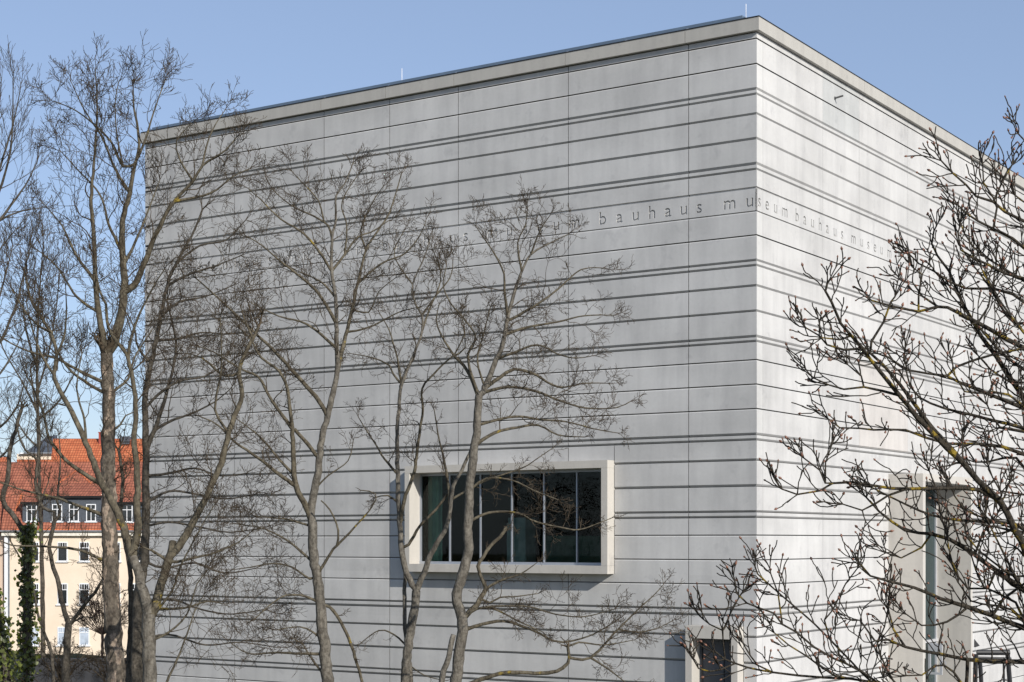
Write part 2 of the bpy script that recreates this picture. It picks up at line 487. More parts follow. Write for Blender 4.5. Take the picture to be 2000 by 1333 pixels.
def lettering(wall, right, letters, edges):
    # right = unit vector of reading direction; letters = (char, distance from corner of its centre)
    cu = bpy.data.curves.new('inscription', 'CURVE'); cu.dimensions = '2D'; cu.fill_mode = 'BOTH'; cu.extrude = .029
    sgn = -1 if wall is LEFT else 1
    def poly(pts):
        s = cu.splines.new('POLY'); s.points.add(len(pts)-1)
        for i, (x, y) in enumerate(pts): s.points[i].co = (x, y, 0, 1)
        s.use_cyclic_u = True
    gap = .011 if wall is LEFT else .005
    for a, b in zip(edges[:-1], edges[1:]):
        a_ = a+gap if a > 0 else 0; b_ = b-gap
        x0, x1 = sorted((sgn*a_, sgn*b_))
        poly([(x0, BB), (x1, BB), (x1, BT-.035), (x0, BT-.035)])
    for ch, s in letters:
        lps = glyph_loops(ch)
        xs = [x for l in lps for x, y in l]; mid = (min(xs)+max(xs))/2; hw = (max(xs)-min(xs))/2*TS
        for e in edges[1:-1]:
            if abs(s-e) < hw+.03: s = e + (hw+.035)*(1 if s >= e else -1)
        for l in lps: poly([(sgn*s + (x-mid)*TS, BASE + y*TS) for x, y in l])
    o = bpy.data.objects.new('tmp', cu); COL.objects.link(o)
    dg = bpy.context.evaluated_depsgraph_get()
    me0 = bpy.data.meshes.new_from_object(o.evaluated_get(dg))
    mb = MB()
    vs = [CO + right*v.co.x + wall[1]*(v.co.z-.029) + Vector((0, 0, v.co.y)) for v in me0.vertices]
    mb.add(vs, [tuple(p.vertices) for p in me0.polygons])
    bpy.data.objects.remove(o)
    ob = mb.build('inscription', M['concrete'], museum)
    return ob
offs = [('m', 0), ('u', .77), ('s', 1.48), ('e', 2.16), ('u', 2.88), ('m', 3.67), ('b', 4.89), ('a', 5.6), ('u', 6.27), ('h', 6.95), ('a', 7.6), ('u', 8.23), ('s', 8.85)]
LL = []
for m0 in (21.19, 11.08, 1.04, 31.25):
    for ch, o_ in offs:
        s = m0-o_
        if .15 < s < 29.3: LL.append((ch, s))
tag(lettering(LEFT, -D1, LL, cL), 'course engraved with bauhaus museum in the shaded wall')
RRl = list(zip('seumbauhausmuseumbau', (.22, .86, 1.57, 2.36, 3.44, 4.13, 4.84, 5.55, 6.24, 6.98, 7.69, 8.83, 9.69, 10.39, 11.11, 11.84, 12.71, 13.88, 14.61, 15.28)))
x = 16.0
for ch, w in zip('hausmuseumbauhausmuseum', (.7, .7, .7, 1.15, .83, .72, .72, .74, .85, 1.15, .72, .7, .7, .7, .7, .7, 1.15, .83, .72, .72, .74, .85, 1)):
    if x < 34: RRl.append((ch, x))
    x += w
tag(lettering(RIGHT, D2, RRl, cR), 'course engraved with museum bauhaus in the sunlit wall')

# window surround, window and what is seen inside
def ring(mb, wall, s0, s1, z0, z1, a0, a1, b0, b1, p0, p1, sill=True):
    # outer s0..s1 z0..z1, opening a0..a1 b0..b1
    g = .004
    wbox(mb, wall, s0, s1, p0, p1, b1, z1)
    if sill: wbox(mb, wall, s0, s1, p0, p1, z0, b0)
    zl = b0+g if sill else z0
    wbox(mb, wall, s0, a0, p0, p1, zl, b1-g)
    wbox(mb, wall, a1, s1, p0, p1, zl, b1-g)
ws = MB(); ring(ws, LEFT, WS0+.012, WS1-.012, WZ0+.005, WZ1-.005, OS0, OS1, OZ0, OZ1, -.42, .48)
tag(ws.build('window_surround', M['trimstone'], museum), 'projecting pale surround of the wide window')
GP = -.27
wf = MB()
for i in range(7):
    s = OS0 + (OS1-OS0)*i/6; w = .022
    a, b = (s, s+.06) if i == 0 else ((s-.06, s) if i == 6 else (s-w, s+w))
    wbox(wf, LEFT, a, b, GP-.05, GP+.07, OZ0+.10, OZ1-.10)
wbox(wf, LEFT, OS0, OS1, GP-.06, GP+.09, OZ0, OZ0+.10)
wbox(wf, LEFT, OS0, OS1, GP-.06, GP+.02, OZ1-.10, OZ1)
wf_o = wf.build('window', M['alu'], museum)
gl = MB()
wbox(gl, LEFT, OS0+.03, OS1-.03, GP-.012, GP-.010, OZ0+.05, OZ1-.05)
gl.build('glass', M['glass'], wf_o)
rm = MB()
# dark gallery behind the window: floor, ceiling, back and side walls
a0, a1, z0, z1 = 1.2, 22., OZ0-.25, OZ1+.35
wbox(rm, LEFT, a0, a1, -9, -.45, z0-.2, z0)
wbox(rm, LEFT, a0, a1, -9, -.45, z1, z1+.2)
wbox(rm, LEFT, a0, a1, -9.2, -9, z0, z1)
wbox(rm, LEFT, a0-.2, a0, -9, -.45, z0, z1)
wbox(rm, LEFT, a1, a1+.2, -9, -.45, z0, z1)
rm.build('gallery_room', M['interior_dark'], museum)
# curtain: folded sheet
cu = MB(); n = 40; vs = []; zt = OZ1-.1; zb_ = z0+.02
for k in range(n+1):
    s = OS1 - .02 - k*.055; pp = -.75 + .06*math.sin(k*1.5) 
    vs += [wp(LEFT, s, pp, zb_), wp(LEFT, s, pp, zt)]
cu.add(vs, [(2*k, 2*k+2, 2*k+3, 2*k+1) for k in range(12)])
tag(cu.build('curtain', M['curtain']), 'pale green curtain hanging inside the left end of the wide museum window', 'curtain')
pl = MB(); wbox(pl, LEFT, 9.95, 10.75, -1.3, -.58, z0+.002, z0+2.05); wbox(pl, LEFT, 10.8, 11.15, -1.7, -1.1, z0+.002, z0+1.85)
tag(pl.build('display_plinth', M['plinth']), 'tall grey display block standing behind the middle of the wide window', 'plinth')
sc = MB(); wbox(sc, LEFT, 6.9, 9.6, -2.2, -1.2, z0+.25, z0+1.35)
o = sc.build('glass_showcase', M['showbox'])
b_ = MB(); wbox(b_, LEFT, 7.0, 9.5, -2.1, -1.3, z0+.002, z0+.25); b_.build('base', M['plinth'], o)
tag(o, 'low green museum showcase behind the right part of the wide window', 'showcase')

# shaded doorway near the corner
ds = MB(); ring(ds, LEFT, DS0+.01, DS1-.01, -.3, DZ1-.005, DOS0, DOS1, -.3, DO1, -.28, .46, sill=False)
tag(ds.build('door_surround', M['trimstone'], museum), 'projecting surround of the small doorway beside the corner')
dd = MB(); wbox(dd, LEFT, DOS0, DOS1, -.22, -.14, -.2, DO1)
dd_o = dd.build('door', M['door_dark'], museum)
dl = MB(); wbox(dl, LEFT, DOS0+.55, DOS0+.575, -.139, -.125, 0, DO1-.05); wbox(dl, LEFT, DOS1-.14, DOS1-.10, -.139, -.11, 0, DO1-.05); dl.build('door_seam', M['interior_dark'], dd_o)
# tall portal in the sunlit wall
ps = MB(); PP = 1.45
ring(ps, RIGHT, PS0, PS1, -.3, PZ1, POS0, POS1, -.3, PO1, -.25, PP, sill=False)
tag(ps.build('portal_surround', M['trimstone'], museum), 'deep projecting portal box in the sunlit wall')
pg = MB()
zt = zat(RIGHT, 1815, 1249, -.15)
wbox(pg, RIGHT, POS0, POS0+.08, -.22, -.08, -.2, PO1); wbox(pg, RIGHT, POS1-.08, POS1, -.22, -.08, -.2, PO1)
wbox(pg, RIGHT, POS0, POS1, -.24, -.02, zt-.12, zt)
pg_o = pg.build('portal_window', M['silver'], museum)
g2 = MB(); wbox(g2, RIGHT, POS0+.05, POS1-.05, -.152, -.150, -.2, PO1-.02); g2.build('glass', M['tealglass'], pg_o)
g3 = MB(); wbox(g3, RIGHT, POS0-.2, POS1+.2, -2.4, -2.3, 0, PO1); g3.build('lobby_wall', M['interior_dark'], museum)
# open door leaf with a round handle standing in the portal
lf = MB(); zt2 = zt-.14; s_ = 17.5
lw = .52
wbox(lf, RIGHT, s_, s_+.07, -.05, .05, 2.2, zt2); wbox(lf, RIGHT, s_, s_+.07, lw-.05, lw+.05, 2.2, zt2)
wbox(lf, RIGHT, s_, s_+.07, .05, lw-.05, zt2-.35, zt2); wbox(lf, RIGHT, s_, s_+.07, .05, lw-.05, 2.2, 2.3)
wbox(lf, RIGHT, s_, s_+.07, .28, .33, 2.3, zt2-.35)
lf_o = lf.build('open_door', M['silver'], museum)
# ring handle
hd = MB(); c0 = wp(RIGHT, s_-.03, lw+.14, zt2-.85)
for k in range(12):
    a = 2*math.pi*k/12; b = 2*math.pi*(k+1)/12
    hd.tube(c0 + N2*math.cos(a)*.09 + Vector((0, 0, math.sin(a)*.09)), c0 + N2*math.cos(b)*.09 + Vector((0, 0, math.sin(b)*.09)), .012, 6)
hd.tube(c0-N2*.09, c0-N2*.2, .012, 6)
hd.build('handle', M['alu'], lf_o)

# ---------------------------------------------------------------- black frame stand in front of the sunlit wall
st = tag(empty('metal_frame_stand', (at(1940, HOR, 62).x, 62, 0)), 'black metal frame with splayed legs and a hoop in front of the sunlit wall', 'frame')
mb = MB(); Z = 62
def seg(mb, a, b, r=.05, Za=Z, Zb=Z): mb.tube(at(*a, Za), at(*b, Zb), r, 8)
seg(mb, (1908, 1275), (1972, 1275), .10); seg(mb, (1905, 1285), (1975, 1287), .05)
mb.build('crossbar', M['black'], st)
for a, b, r in (((1906, 1278), (1898, 1560), .09), ((1914, 1290), (1930, 1560), .08), ((1968, 1278), (1990, 1560), .09), ((1960, 1286), (1966, 1560), .04)):
    mb = MB(); seg(mb, a, b, r); mb.build('leg', M['black'], st)
mb = MB()
for k in range(14):
    a = math.pi*k/14; b = math.pi*(k+1)/14
    seg(mb, (1960-17*math.cos(a), 1350-22*math.sin(a)), (1960-17*math.cos(b), 1350-22*math.sin(b)), .025)
mb.build('hoop', M['black'], st)
mb = MB(); mb.tube(at(1908, 1263, 62.2), at(1903, 1249, 62.2), .13, 4, .01); mb.build('finial', M['black'], st)

# ---------------------------------------------------------------- houses
def house_mats():
    m, nt, b = mat('cream_render', .9, 0, .2)
    nt.links.new(ramp(nt, noise(nt, .5, 5), [(.3, (.70, .585, .455)), (.7, (.77, .65, .52))]), b.inputs['Base Color']); M['cream'] = m
    m, nt, b = mat('pink_render', .9, 0, .2)
    nt.links.new(ramp(nt, noise(nt, .5, 5), [(.3, (.56, .42, .33)), (.7, (.62, .47, .37))]), b.inputs['Base Color']); M['pink'] = m
    for nm, lo, hi in (('tile_bright', (.46, .125, .055), (.58, .19, .085)), ('tile_dull', (.29, .10, .062), (.41, .15, .09))):
        m, nt, b = mat(nm, .8, 0, .25)
        tc = nt.nodes.new('ShaderNodeNewGeometry')
        br = nt.nodes.new('ShaderNodeTexBrick'); br.offset = 0
        mp = nt.nodes.new('ShaderNodeMapping'); mp.inputs['Rotation'].default_value = (R(90), 0, 0)
        nt.links.new(tc.outputs['Position'], mp.inputs['Vector']); nt.links.new(mp.outputs[0], br.inputs['Vector'])
        br.inputs['Scale'].default_value = 1; br.inputs['Brick Width'].default_value = .26; br.inputs['Row Height'].default_value = .26
        br.inputs['Mortar Size'].default_value = .028; br.inputs['Mortar Smooth'].default_value = .3
        br.inputs['Color1'].default_value = (*lo, 1); br.inputs['Color2'].default_value = (*hi, 1); br.inputs['Mortar'].default_value = (*[x*.42 for x in lo], 1)
        nz = ramp(nt, noise(nt, .8, 5), [(.3, (.8, .78, .76)), (.65, (1.05, 1.05, 1.05))])
        nt.links.new(mix(nt, br.outputs[0], nz, 1., 'MULTIPLY'), b.inputs['Base Color'])
        M[nm] = m
house_mats()
M['slate'] = simple('slate', (.075, .085, .10), .5, 0, .4, .2, 6)
M['white'] = simple('white_window_paint', (.78, .79, .80), .5, 0, .3, .03)
M['pane'] = simple('dark_window_pane', (.018, .022, .025), .08, 0, .6, .5, 1.5)
M['blind'] = simple('pale_window_blind', (.42, .48, .56), .35, 0, .5, .2, 1.5)
M['gutter'] = simple('grey_gutter', (.22, .23, .24), .5, .3)
M['moulding'] = simple('pale_eaves_moulding', (.70, .66, .58), .8)
M['chimney'] = simple('red_brick_chimney', (.30, .07, .05), .9)

HY = 150.0
k_ = HY/F
def hx(px): return (px-1000)*k_
def hz(py): return EYE + (HOR-py)*k_
house = tag(empty('cream_house', (hx(150), HY, 0)), 'cream rendered town house with red tiled roof and slate dormers behind the bare trees', 'house')
mb = MB(); mb.box(hx(9), hx(300), HY, HY+11, -3, hz(1041)); mb.build('wall', M['cream'], house)
mb = MB(); mb.box(hx(5), hx(302), HY-.35, HY-.002, hz(1047), hz(1040.2)); mb.build('eaves_moulding', M['moulding'], house)
mb = MB(); mb.tube((hx(3), HY-.45, hz(1038)), (hx(303), HY-.45, hz(1038)), .09, 8); mb.build('gutter', M['gutter'], house)
mb = MB(); mb.box(hx(9.2), hx(17), HY-.12, HY-.001, -3, hz(1047.2)); mb.build('pilaster', M['white'], house)
mb = MB(); mb.tube((hx(19), HY-.2, -3), (hx(19), HY-.2, hz(1043)), .07, 8); mb.build('drainpipe', M['gutter'], house)
# mansard roof: steep lower slope, flatter upper slope with hips
rmb = MB()
y0, y1, y2, y3 = HY-.4, HY+1.9, HY+6.2, HY+11
zE, zM = hz(1038), EYE+(HOR-966)*y1/F
zR = EYE+(HOR-901)*y2/F
X0, X1 = hx(4), hx(303)
vs = [(X0, y0, zE), (X1, y0, zE), (X1, y1, zM), (X0-.25, y1, zM), (X0-.5, y2, zR), (X1, y2, zR), (X1, y3, zE), (X0, y3, zE)]
rmb.add(vs, [(0, 1, 2, 3), (3, 2, 5, 4), (4, 5, 6, 7), (0, 3, 4, 7), (1, 6, 5, 2), (0, 7, 6, 1)])
roof = rmb.build('roof', M['tile_dull'], house)
# hip ridges seen as paler lines
hp = MB()
A = Vector((hx(84), y1+.02, zM+.1)); Bv = at(148, 918, HY+5.3)
hp.tube(at(80, 968, y1-.1), at(150, 920, HY+5), .10, 6); hp.tube(at(150, 920, HY+5), at(196, 962, y1+.3), .10, 6)
hp.tube(at(43, 965, y1), at(30, 1000, HY+.9), .12, 6)
hp.build('ridge_tile', M['tile_bright'], roof)
rl = MB(); rl.tube((X0-.5, y2, zR+.04), (X1, y2, zR+.04), .11, 6); rl.build('ridge', M['tile_bright'], roof)
# lower strip of brighter tiles, laid as the visible kick of the roof
ks = MB(); yy = y0-.02; zk = EYE+(HOR-1021)*(HY+.1)/F
ks.add([(hx(30), y0-.03, zE+.01), (X1, y0-.03, zE+.01), (X1, HY+.26, zk+.04), (hx(30), HY+.26, zk+.04)], [(0, 1, 2, 3)])
ks.build('eaves_tiles', M['tile_bright'], roof)
def dormer(pa, pb, ptop, pbot, wins, roof_top):
    d = MB(); yf = HY+.15
    kk = yf/F
    X = lambda p: (p-1000)*kk
    Zz = lambda q: EYE+(HOR-q)*kk
    d.box(X(pa), X(pb), yf, yf+3.2, Zz(pbot), Zz(ptop))
    o = d.build('dormer', M['slate'], house)
    r_ = MB()
    r_.add([(X(pa-3), yf-.25, Zz(ptop)), (X(pb+3), yf-.25, Zz(ptop)), (X(pb+3), yf+4.2, roof_top), (X(pa-3), yf+4.2, roof_top),
            (X(pa-3), yf-.25, Zz(ptop)+.12), (X(pb+3), yf-.25, Zz(ptop)+.12), (X(pb+3), yf+4.2, roof_top+.12), (X(pa-3), yf+4.2, roof_top+.12)],
           [(0, 1, 2, 3), (4, 7, 6, 5), (0, 4, 5, 1), (1, 5, 6, 2), (3, 2, 6, 7), (0, 3, 7, 4)])
    r_.build('dormer_roof', M['tile_dull'], o)
    e = MB(); e.box(X(pa-3), X(pb+3), yf-.3, yf-.26, Zz(ptop)-.10, Zz(ptop)+.10); e.build('dormer_fascia', M['interior_dark'], o)
    for (a, b, c, dd_, casement) in wins:
        window(o, a, b, c, dd_, yf, casement, 'pane')
def window(parent, a, b, top, bot, yf, casement=True, pane='pane', sill=True):
    # shallow frame standing in the wall plane
    kk = yf/F
    X = lambda p: (p-1000)*kk
    Zz = lambda q: EYE+(HOR-q)*kk
    x0, x1, z0, z1 = X(a), X(b), Zz(bot), Zz(top); t = .075
    w = MB()
    w.box(x0, x0+t, yf-.05, yf-.002, z0, z1); w.box(x1-t, x1, yf-.05, yf-.002, z0, z1)
    w.box(x0+t, x1-t, yf-.05, yf-.002, z0, z0+t); w.box(x0+t, x1-t, yf-.05, yf-.002, z1-t, z1)
    zm = z1-(z1-z0)*.30; xm = (x0+x1)/2
    w.box(x0+t, x1-t, yf-.045, yf-.004, zm-.03, zm+.03)
    if casement:
        w.box(xm-.03, xm+.03, yf-.044, yf-.004, z0+t, zm-.03)
    for q in (.25, .5, .75) if not casement else (.5,):
        xx = x0+(x1-x0)*q; w.box(xx-.018, xx+.018, yf-.043, yf-.004, zm+.03, z1-t)
    if sill: w.box(x0-.12, x1+.12, yf-.16, yf-.003, z0-.09, z0-.005)
    o = w.build('window', M['white'], parent)
    p = MB(); p.box(x0+t, x1-t, yf-.02, yf-.006, z0+t, z1-t); p.build('pane', M[pane], o)
dz = EYE+(HOR-948)*(HY+4.35)/F
dormer(44, 78, 983, 1020, [(52, 72, 986, 1019, True)], EYE+(HOR-955)*(HY+4.3)/F)
dormer(84, 198, 971, 1021, [(102, 121.5, 985, 1019, True), (135, 154, 985, 1019, True), (168.5, 187.5, 985, 1019, True)], EYE+(HOR-940)*(HY+4.3)/F)
dormer(227, 290, 983, 1021, [(237, 259, 986, 1020, True)], EYE+(HOR-955)*(HY+4.3)/F)
for x in (57, 112.5, 155, 216, 258):
    window(house, x, x+19.5, 1059, 1097, HY, False)
    window(house, x, x+19.5, 1140, 1181, HY, False)
    window(house, x, x+19.5, 1225, 1261, HY, False, 'blind')
# higher house behind with bright roof and a slate gable
h2 = tag(empty('tiled_roof_house', (hx(190), 166, 0)), 'taller house with bright orange tiled roof and red chimney behind the cream house', 'house')
Z2 = 166
def P2(px, py, Zq=Z2): return at(px, py, Zq)
mb = MB(); a = P2(104, 920); b = P2(300, 920); mb.box(a.x, b.x, Z2+.1, Z2+12, 0, a.z); mb.build('wall', M['cream'], h2)
mb = MB()
mb.add([P2(97, 925), P2(300, 925), at(300, 857, Z2+5), at(104, 857, Z2+5), at(300, 925, Z2+12), at(97, 925, Z2+12)],
       [(0, 1, 2, 3), (3, 2, 4, 5), (0, 3, 5), (1, 4, 2)])
rf2 = mb.build('roof', M['tile_bright'], h2)
mb = MB(); a = at(194, 870, Z2+4.5); b = at(211, 846, Z2+4.5); mb.box(a.x, b.x, Z2+4.2, Z2+5, a.z-.4, b.z); mb.box(a.x-.05, b.x+.05, Z2+4.15, Z2+5.05, b.z+.002, b.z+.08); mb.build('chimney', M['chimney'], rf2)
mb = MB(); a = at(237, 870, Z2+4.5); b = at(254, 853, Z2+4.5); mb.box(a.x, b.x, Z2+4.2, Z2+5, a.z-.4, b.z); mb.build('vent_box', M['slate'], rf2)
h3 = tag(empty('slate_gable_house', (hx(80), 178, 0)), 'house with dark slate hipped roof and pale gable wall left of the orange roof', 'house')
mb = MB(); a = at(33, 905, 178); b = at(106, 887, 178); mb.box(a.x, b.x, 178, 187, -3, b.z); mb.build('wall', M['cream'], h3)
mb = MB(); mb.box(at(44, 0, 178).x-.2, b.x+.2, 177.6, 177.95, b.z-.02, b.z+.12); mb.build('eaves', M['white'], h3)
mb = MB()
mb.add([at(46, 885.5, 177.5), at(112, 885.5, 177.5), at(112, 850, 182), at(92, 853, 182), at(46, 885.5, 187), at(112, 885.5, 187)],
       [(0, 1, 2, 3), (0, 3, 4), (3, 2, 5, 4), (1, 5, 2), (0, 4, 5, 1)])
mb.build('roof', M['slate'], h3)
h4 = tag(empty('pink_house', (hx(-40), 151, 0)), 'pinkish rendered house with red roof at the left edge beside the cream house', 'house')
mb = MB(); mb.box(hx(-130), hx(8.6), HY+.3, HY+11, -3, hz(1041)); mb.build('wall', M['pink'], h4)
mb = MB(); a = HY-.1
mb.add([(hx(-130), a, hz(1040)), (hx(4), a, hz(1040)), at(36, 903, HY+6.4), at(-130, 903, HY+6.4), (hx(-130), HY+12, hz(1040)), (hx(4), HY+12, hz(1040))],
       [(0, 1, 2, 3), (3, 2, 5, 4), (1, 5, 2), (0, 3, 4), (0, 4, 5, 1)])
mb.build('roof', M['tile_dull'], h4)
mb = MB(); mb.add([at(-60, 925, HY+8), at(26, 925, HY+8), at(14, 893, HY+11), at(-60, 893, HY+11), at(26, 925, HY+14), at(-60, 925, HY+14)], [(0, 1, 2, 3), (3, 2, 4, 5), (1, 4, 2), (0, 3, 5)])
mb.build('upper_roof', M['tile_bright'], h4)
# dark garden wall below the houses, its colour holds the shade there
M['darkwall'] = simple('dark_shade_wall', (.055, .056, .060), .9, 0, .2, .3, 1.2)
Zw = 78
mb = MB(); a = at(25, 1291, Zw); b = at(330, 1291, Zw)
mb.box(a.x, b.x, Zw, Zw+.4, 0, a.z); gw = mb.build('garden_wall', M['darkwall'])
c = MB(); c.box(a.x-.05, b.x+.05, Zw-.06, Zw+.46, a.z+.002, a.z+.10); c.build('coping', M['darkwall'], gw)
tag(gw, 'dark weathered garden wall at the foot of the trees in front of the cream house', 'wall')

#TREES
# ---------------------------------------------------------------- trees
def catmull(P, step):
    out = []; n = len(P)
    for i in range(n-1):
        p0 = P[max(0, i-1)]; p1 = P[i]; p2 = P[i+1]; p3 = P[min(n-1, i+2)]
        L = math.dist(p1[:3], p2[:3]); k = max(1, int(L/step))
        for j in range(k):
            t = j/k; t2 = t*t; t3 = t2*t
            out.append(tuple(.5*((2*p1[c])+(-p0[c]+p2[c])*t+(2*p0[c]-5*p1[c]+4*p2[c]-p3[c])*t2+(-p0[c]+3*p1[c]-3*p2[c]+p3[c])*t3) for c in range(4)))
    out.append(tuple(P[-1]))
    return out

def tubes_mesh(name, lines, sides, m, parent, base, smooth=True, mats=None):
    # lines: list of [(x, y, z, r), ...]; grouped by length and swept in numpy
    groups = {}
    for l in lines: groups.setdefault(len(l), []).append(l)
    V = []; Fc = []; off = 0
    ang = np.arange(sides)*2*np.pi/sides
    for k, ls in groups.items():
        A = np.array(ls, dtype=np.float64); P = A[:, :, :3] - np.array(base); r = A[:, :, 3]
        T = np.gradient(P, axis=1) if k > 2 else np.repeat(P[:, 1:]-P[:, :1], 2, axis=1)
        T /= np.linalg.norm(T, axis=2, keepdims=True)+1e-9
        ref = np.zeros_like(T[:, :1]); mean = np.abs(T.mean(axis=1))
        ref[np.arange(len(ls)), 0, mean.argmin(axis=1)] = 1
        U = np.cross(T, ref); U /= np.linalg.norm(U, axis=2, keepdims=True)+1e-9
        Wv = np.cross(T, U)
        ring = P[:, :, None, :] + (U[:, :, None, :]*np.cos(ang)[None, None, :, None] + Wv[:, :, None, :]*np.sin(ang)[None, None, :, None])*r[:, :, None, None]
        V.append(ring.reshape(-1, 3))
        n = len(ls)
        i = np.arange(n)[:, None, None]*k*sides + np.arange(k-1)[None, :, None]*sides
        a = i + np.arange(sides)[None, None, :]; b = i + ((np.arange(sides)+1) % sides)[None, None, :]
        Fc.append((np.stack([a, b, b+sides, a+sides], axis=-1).reshape(-1, 4))+off)
        off += n*k*sides
    V = np.concatenate(V); Q = np.concatenate(Fc)
    me = bpy.data.meshes.new(name)
    me.vertices.add(len(V)); me.vertices.foreach_set('co', V.astype(np.float32).ravel())
    me.loops.add(Q.size); me.loops.foreach_set('vertex_index', Q.astype(np.int32).ravel())
    me.polygons.add(len(Q)); me.polygons.foreach_set('loop_start', np.arange(0, Q.size, 4, dtype=np.int32))
    me.polygons.foreach_set('use_smooth', np.ones(len(Q), dtype=bool))
    me.materials.append(m); me.update(calc_edges=True); me.validate()
    o = bpy.data.objects.new(name, me); o.parent = parent; COL.objects.link(o)
    return o

def vadd(a, b, k=1.): return (a[0]+b[0]*k, a[1]+b[1]*k, a[2]+b[2]*k)
def vnorm(a):
    l = math.sqrt(a[0]*a[0]+a[1]*a[1]+a[2]*a[2]) or 1e-9
    return (a[0]/l, a[1]/l, a[2]/l)
def side_dir(t, ang, rnd):
    x, y, z = rnd.gauss(0, 1), rnd.gauss(0, 1), rnd.gauss(0, 1)
    d = x*t[0]+y*t[1]+z*t[2]
    p = vnorm((x-d*t[0], y-d*t[1], z-d*t[2]))
    c, s = math.cos(ang), math.sin(ang)
    return (t[0]*c+p[0]*s, t[1]*c+p[1]*s, t[2]*c+p[2]*s)

class Twigs:
    def __init__(self, rnd, rmin, wig, trop, seg, levels, nch, ang=(30, 62), shrink=(.42, .7), fork=(1, 2, 2)):
        self.__dict__.update(locals()); self.lines = []; self.tips = []
    def grow(self, p, d, L, r, lvl):
        rnd = self.rnd
        n = max(3, min(9, int(L/self.seg)+1)); st = L/n
        pts = [(p[0], p[1], p[2], r)]; dirs = [d]
        for i in range(n):
            d = vnorm((d[0]+rnd.gauss(0, self.wig), d[1]+rnd.gauss(0, self.wig), d[2]+rnd.gauss(0, self.wig)+self.trop))
            p = vadd(p, d, st); rr = max(self.rmin, r*(1-.8*(i+1)/n))
            pts.append((p[0], p[1], p[2], rr)); dirs.append(d)
        self.lines.append(pts)
        if lvl >= self.levels or L < self.seg*1.3:
            self.tips.append((p, d)); return
        k = self.nch[min(lvl, len(self.nch)-1)]
        k = k + rnd.choice((-1, 0, 0, 1)) if k > 2 else k
        for j in range(k):
            t = .22 + .73*(j+rnd.random())/k
            i = min(n-1, int(t*n)); q = pts[i]; q2 = pts[i+1]; f = t*n-i
            pos = (q[0]+(q2[0]-q[0])*f, q[1]+(q2[1]-q[1])*f, q[2]+(q2[2]-q[2])*f)
            dd = side_dir(dirs[i], R(rnd.uniform(*self.ang)), rnd)
            self.grow(pos, dd, L*rnd.uniform(*self.shrink)*(1.1-.35*t), max(self.rmin, q[3]*.62), lvl+1)
        # fork at the end
        for s in range(rnd.choice(self.fork)):
            self.grow(p, side_dir(d, R(rnd.uniform(14, 34)), rnd), L*rnd.uniform(.35, .55), max(self.rmin, pts[-1][3]), lvl+1)

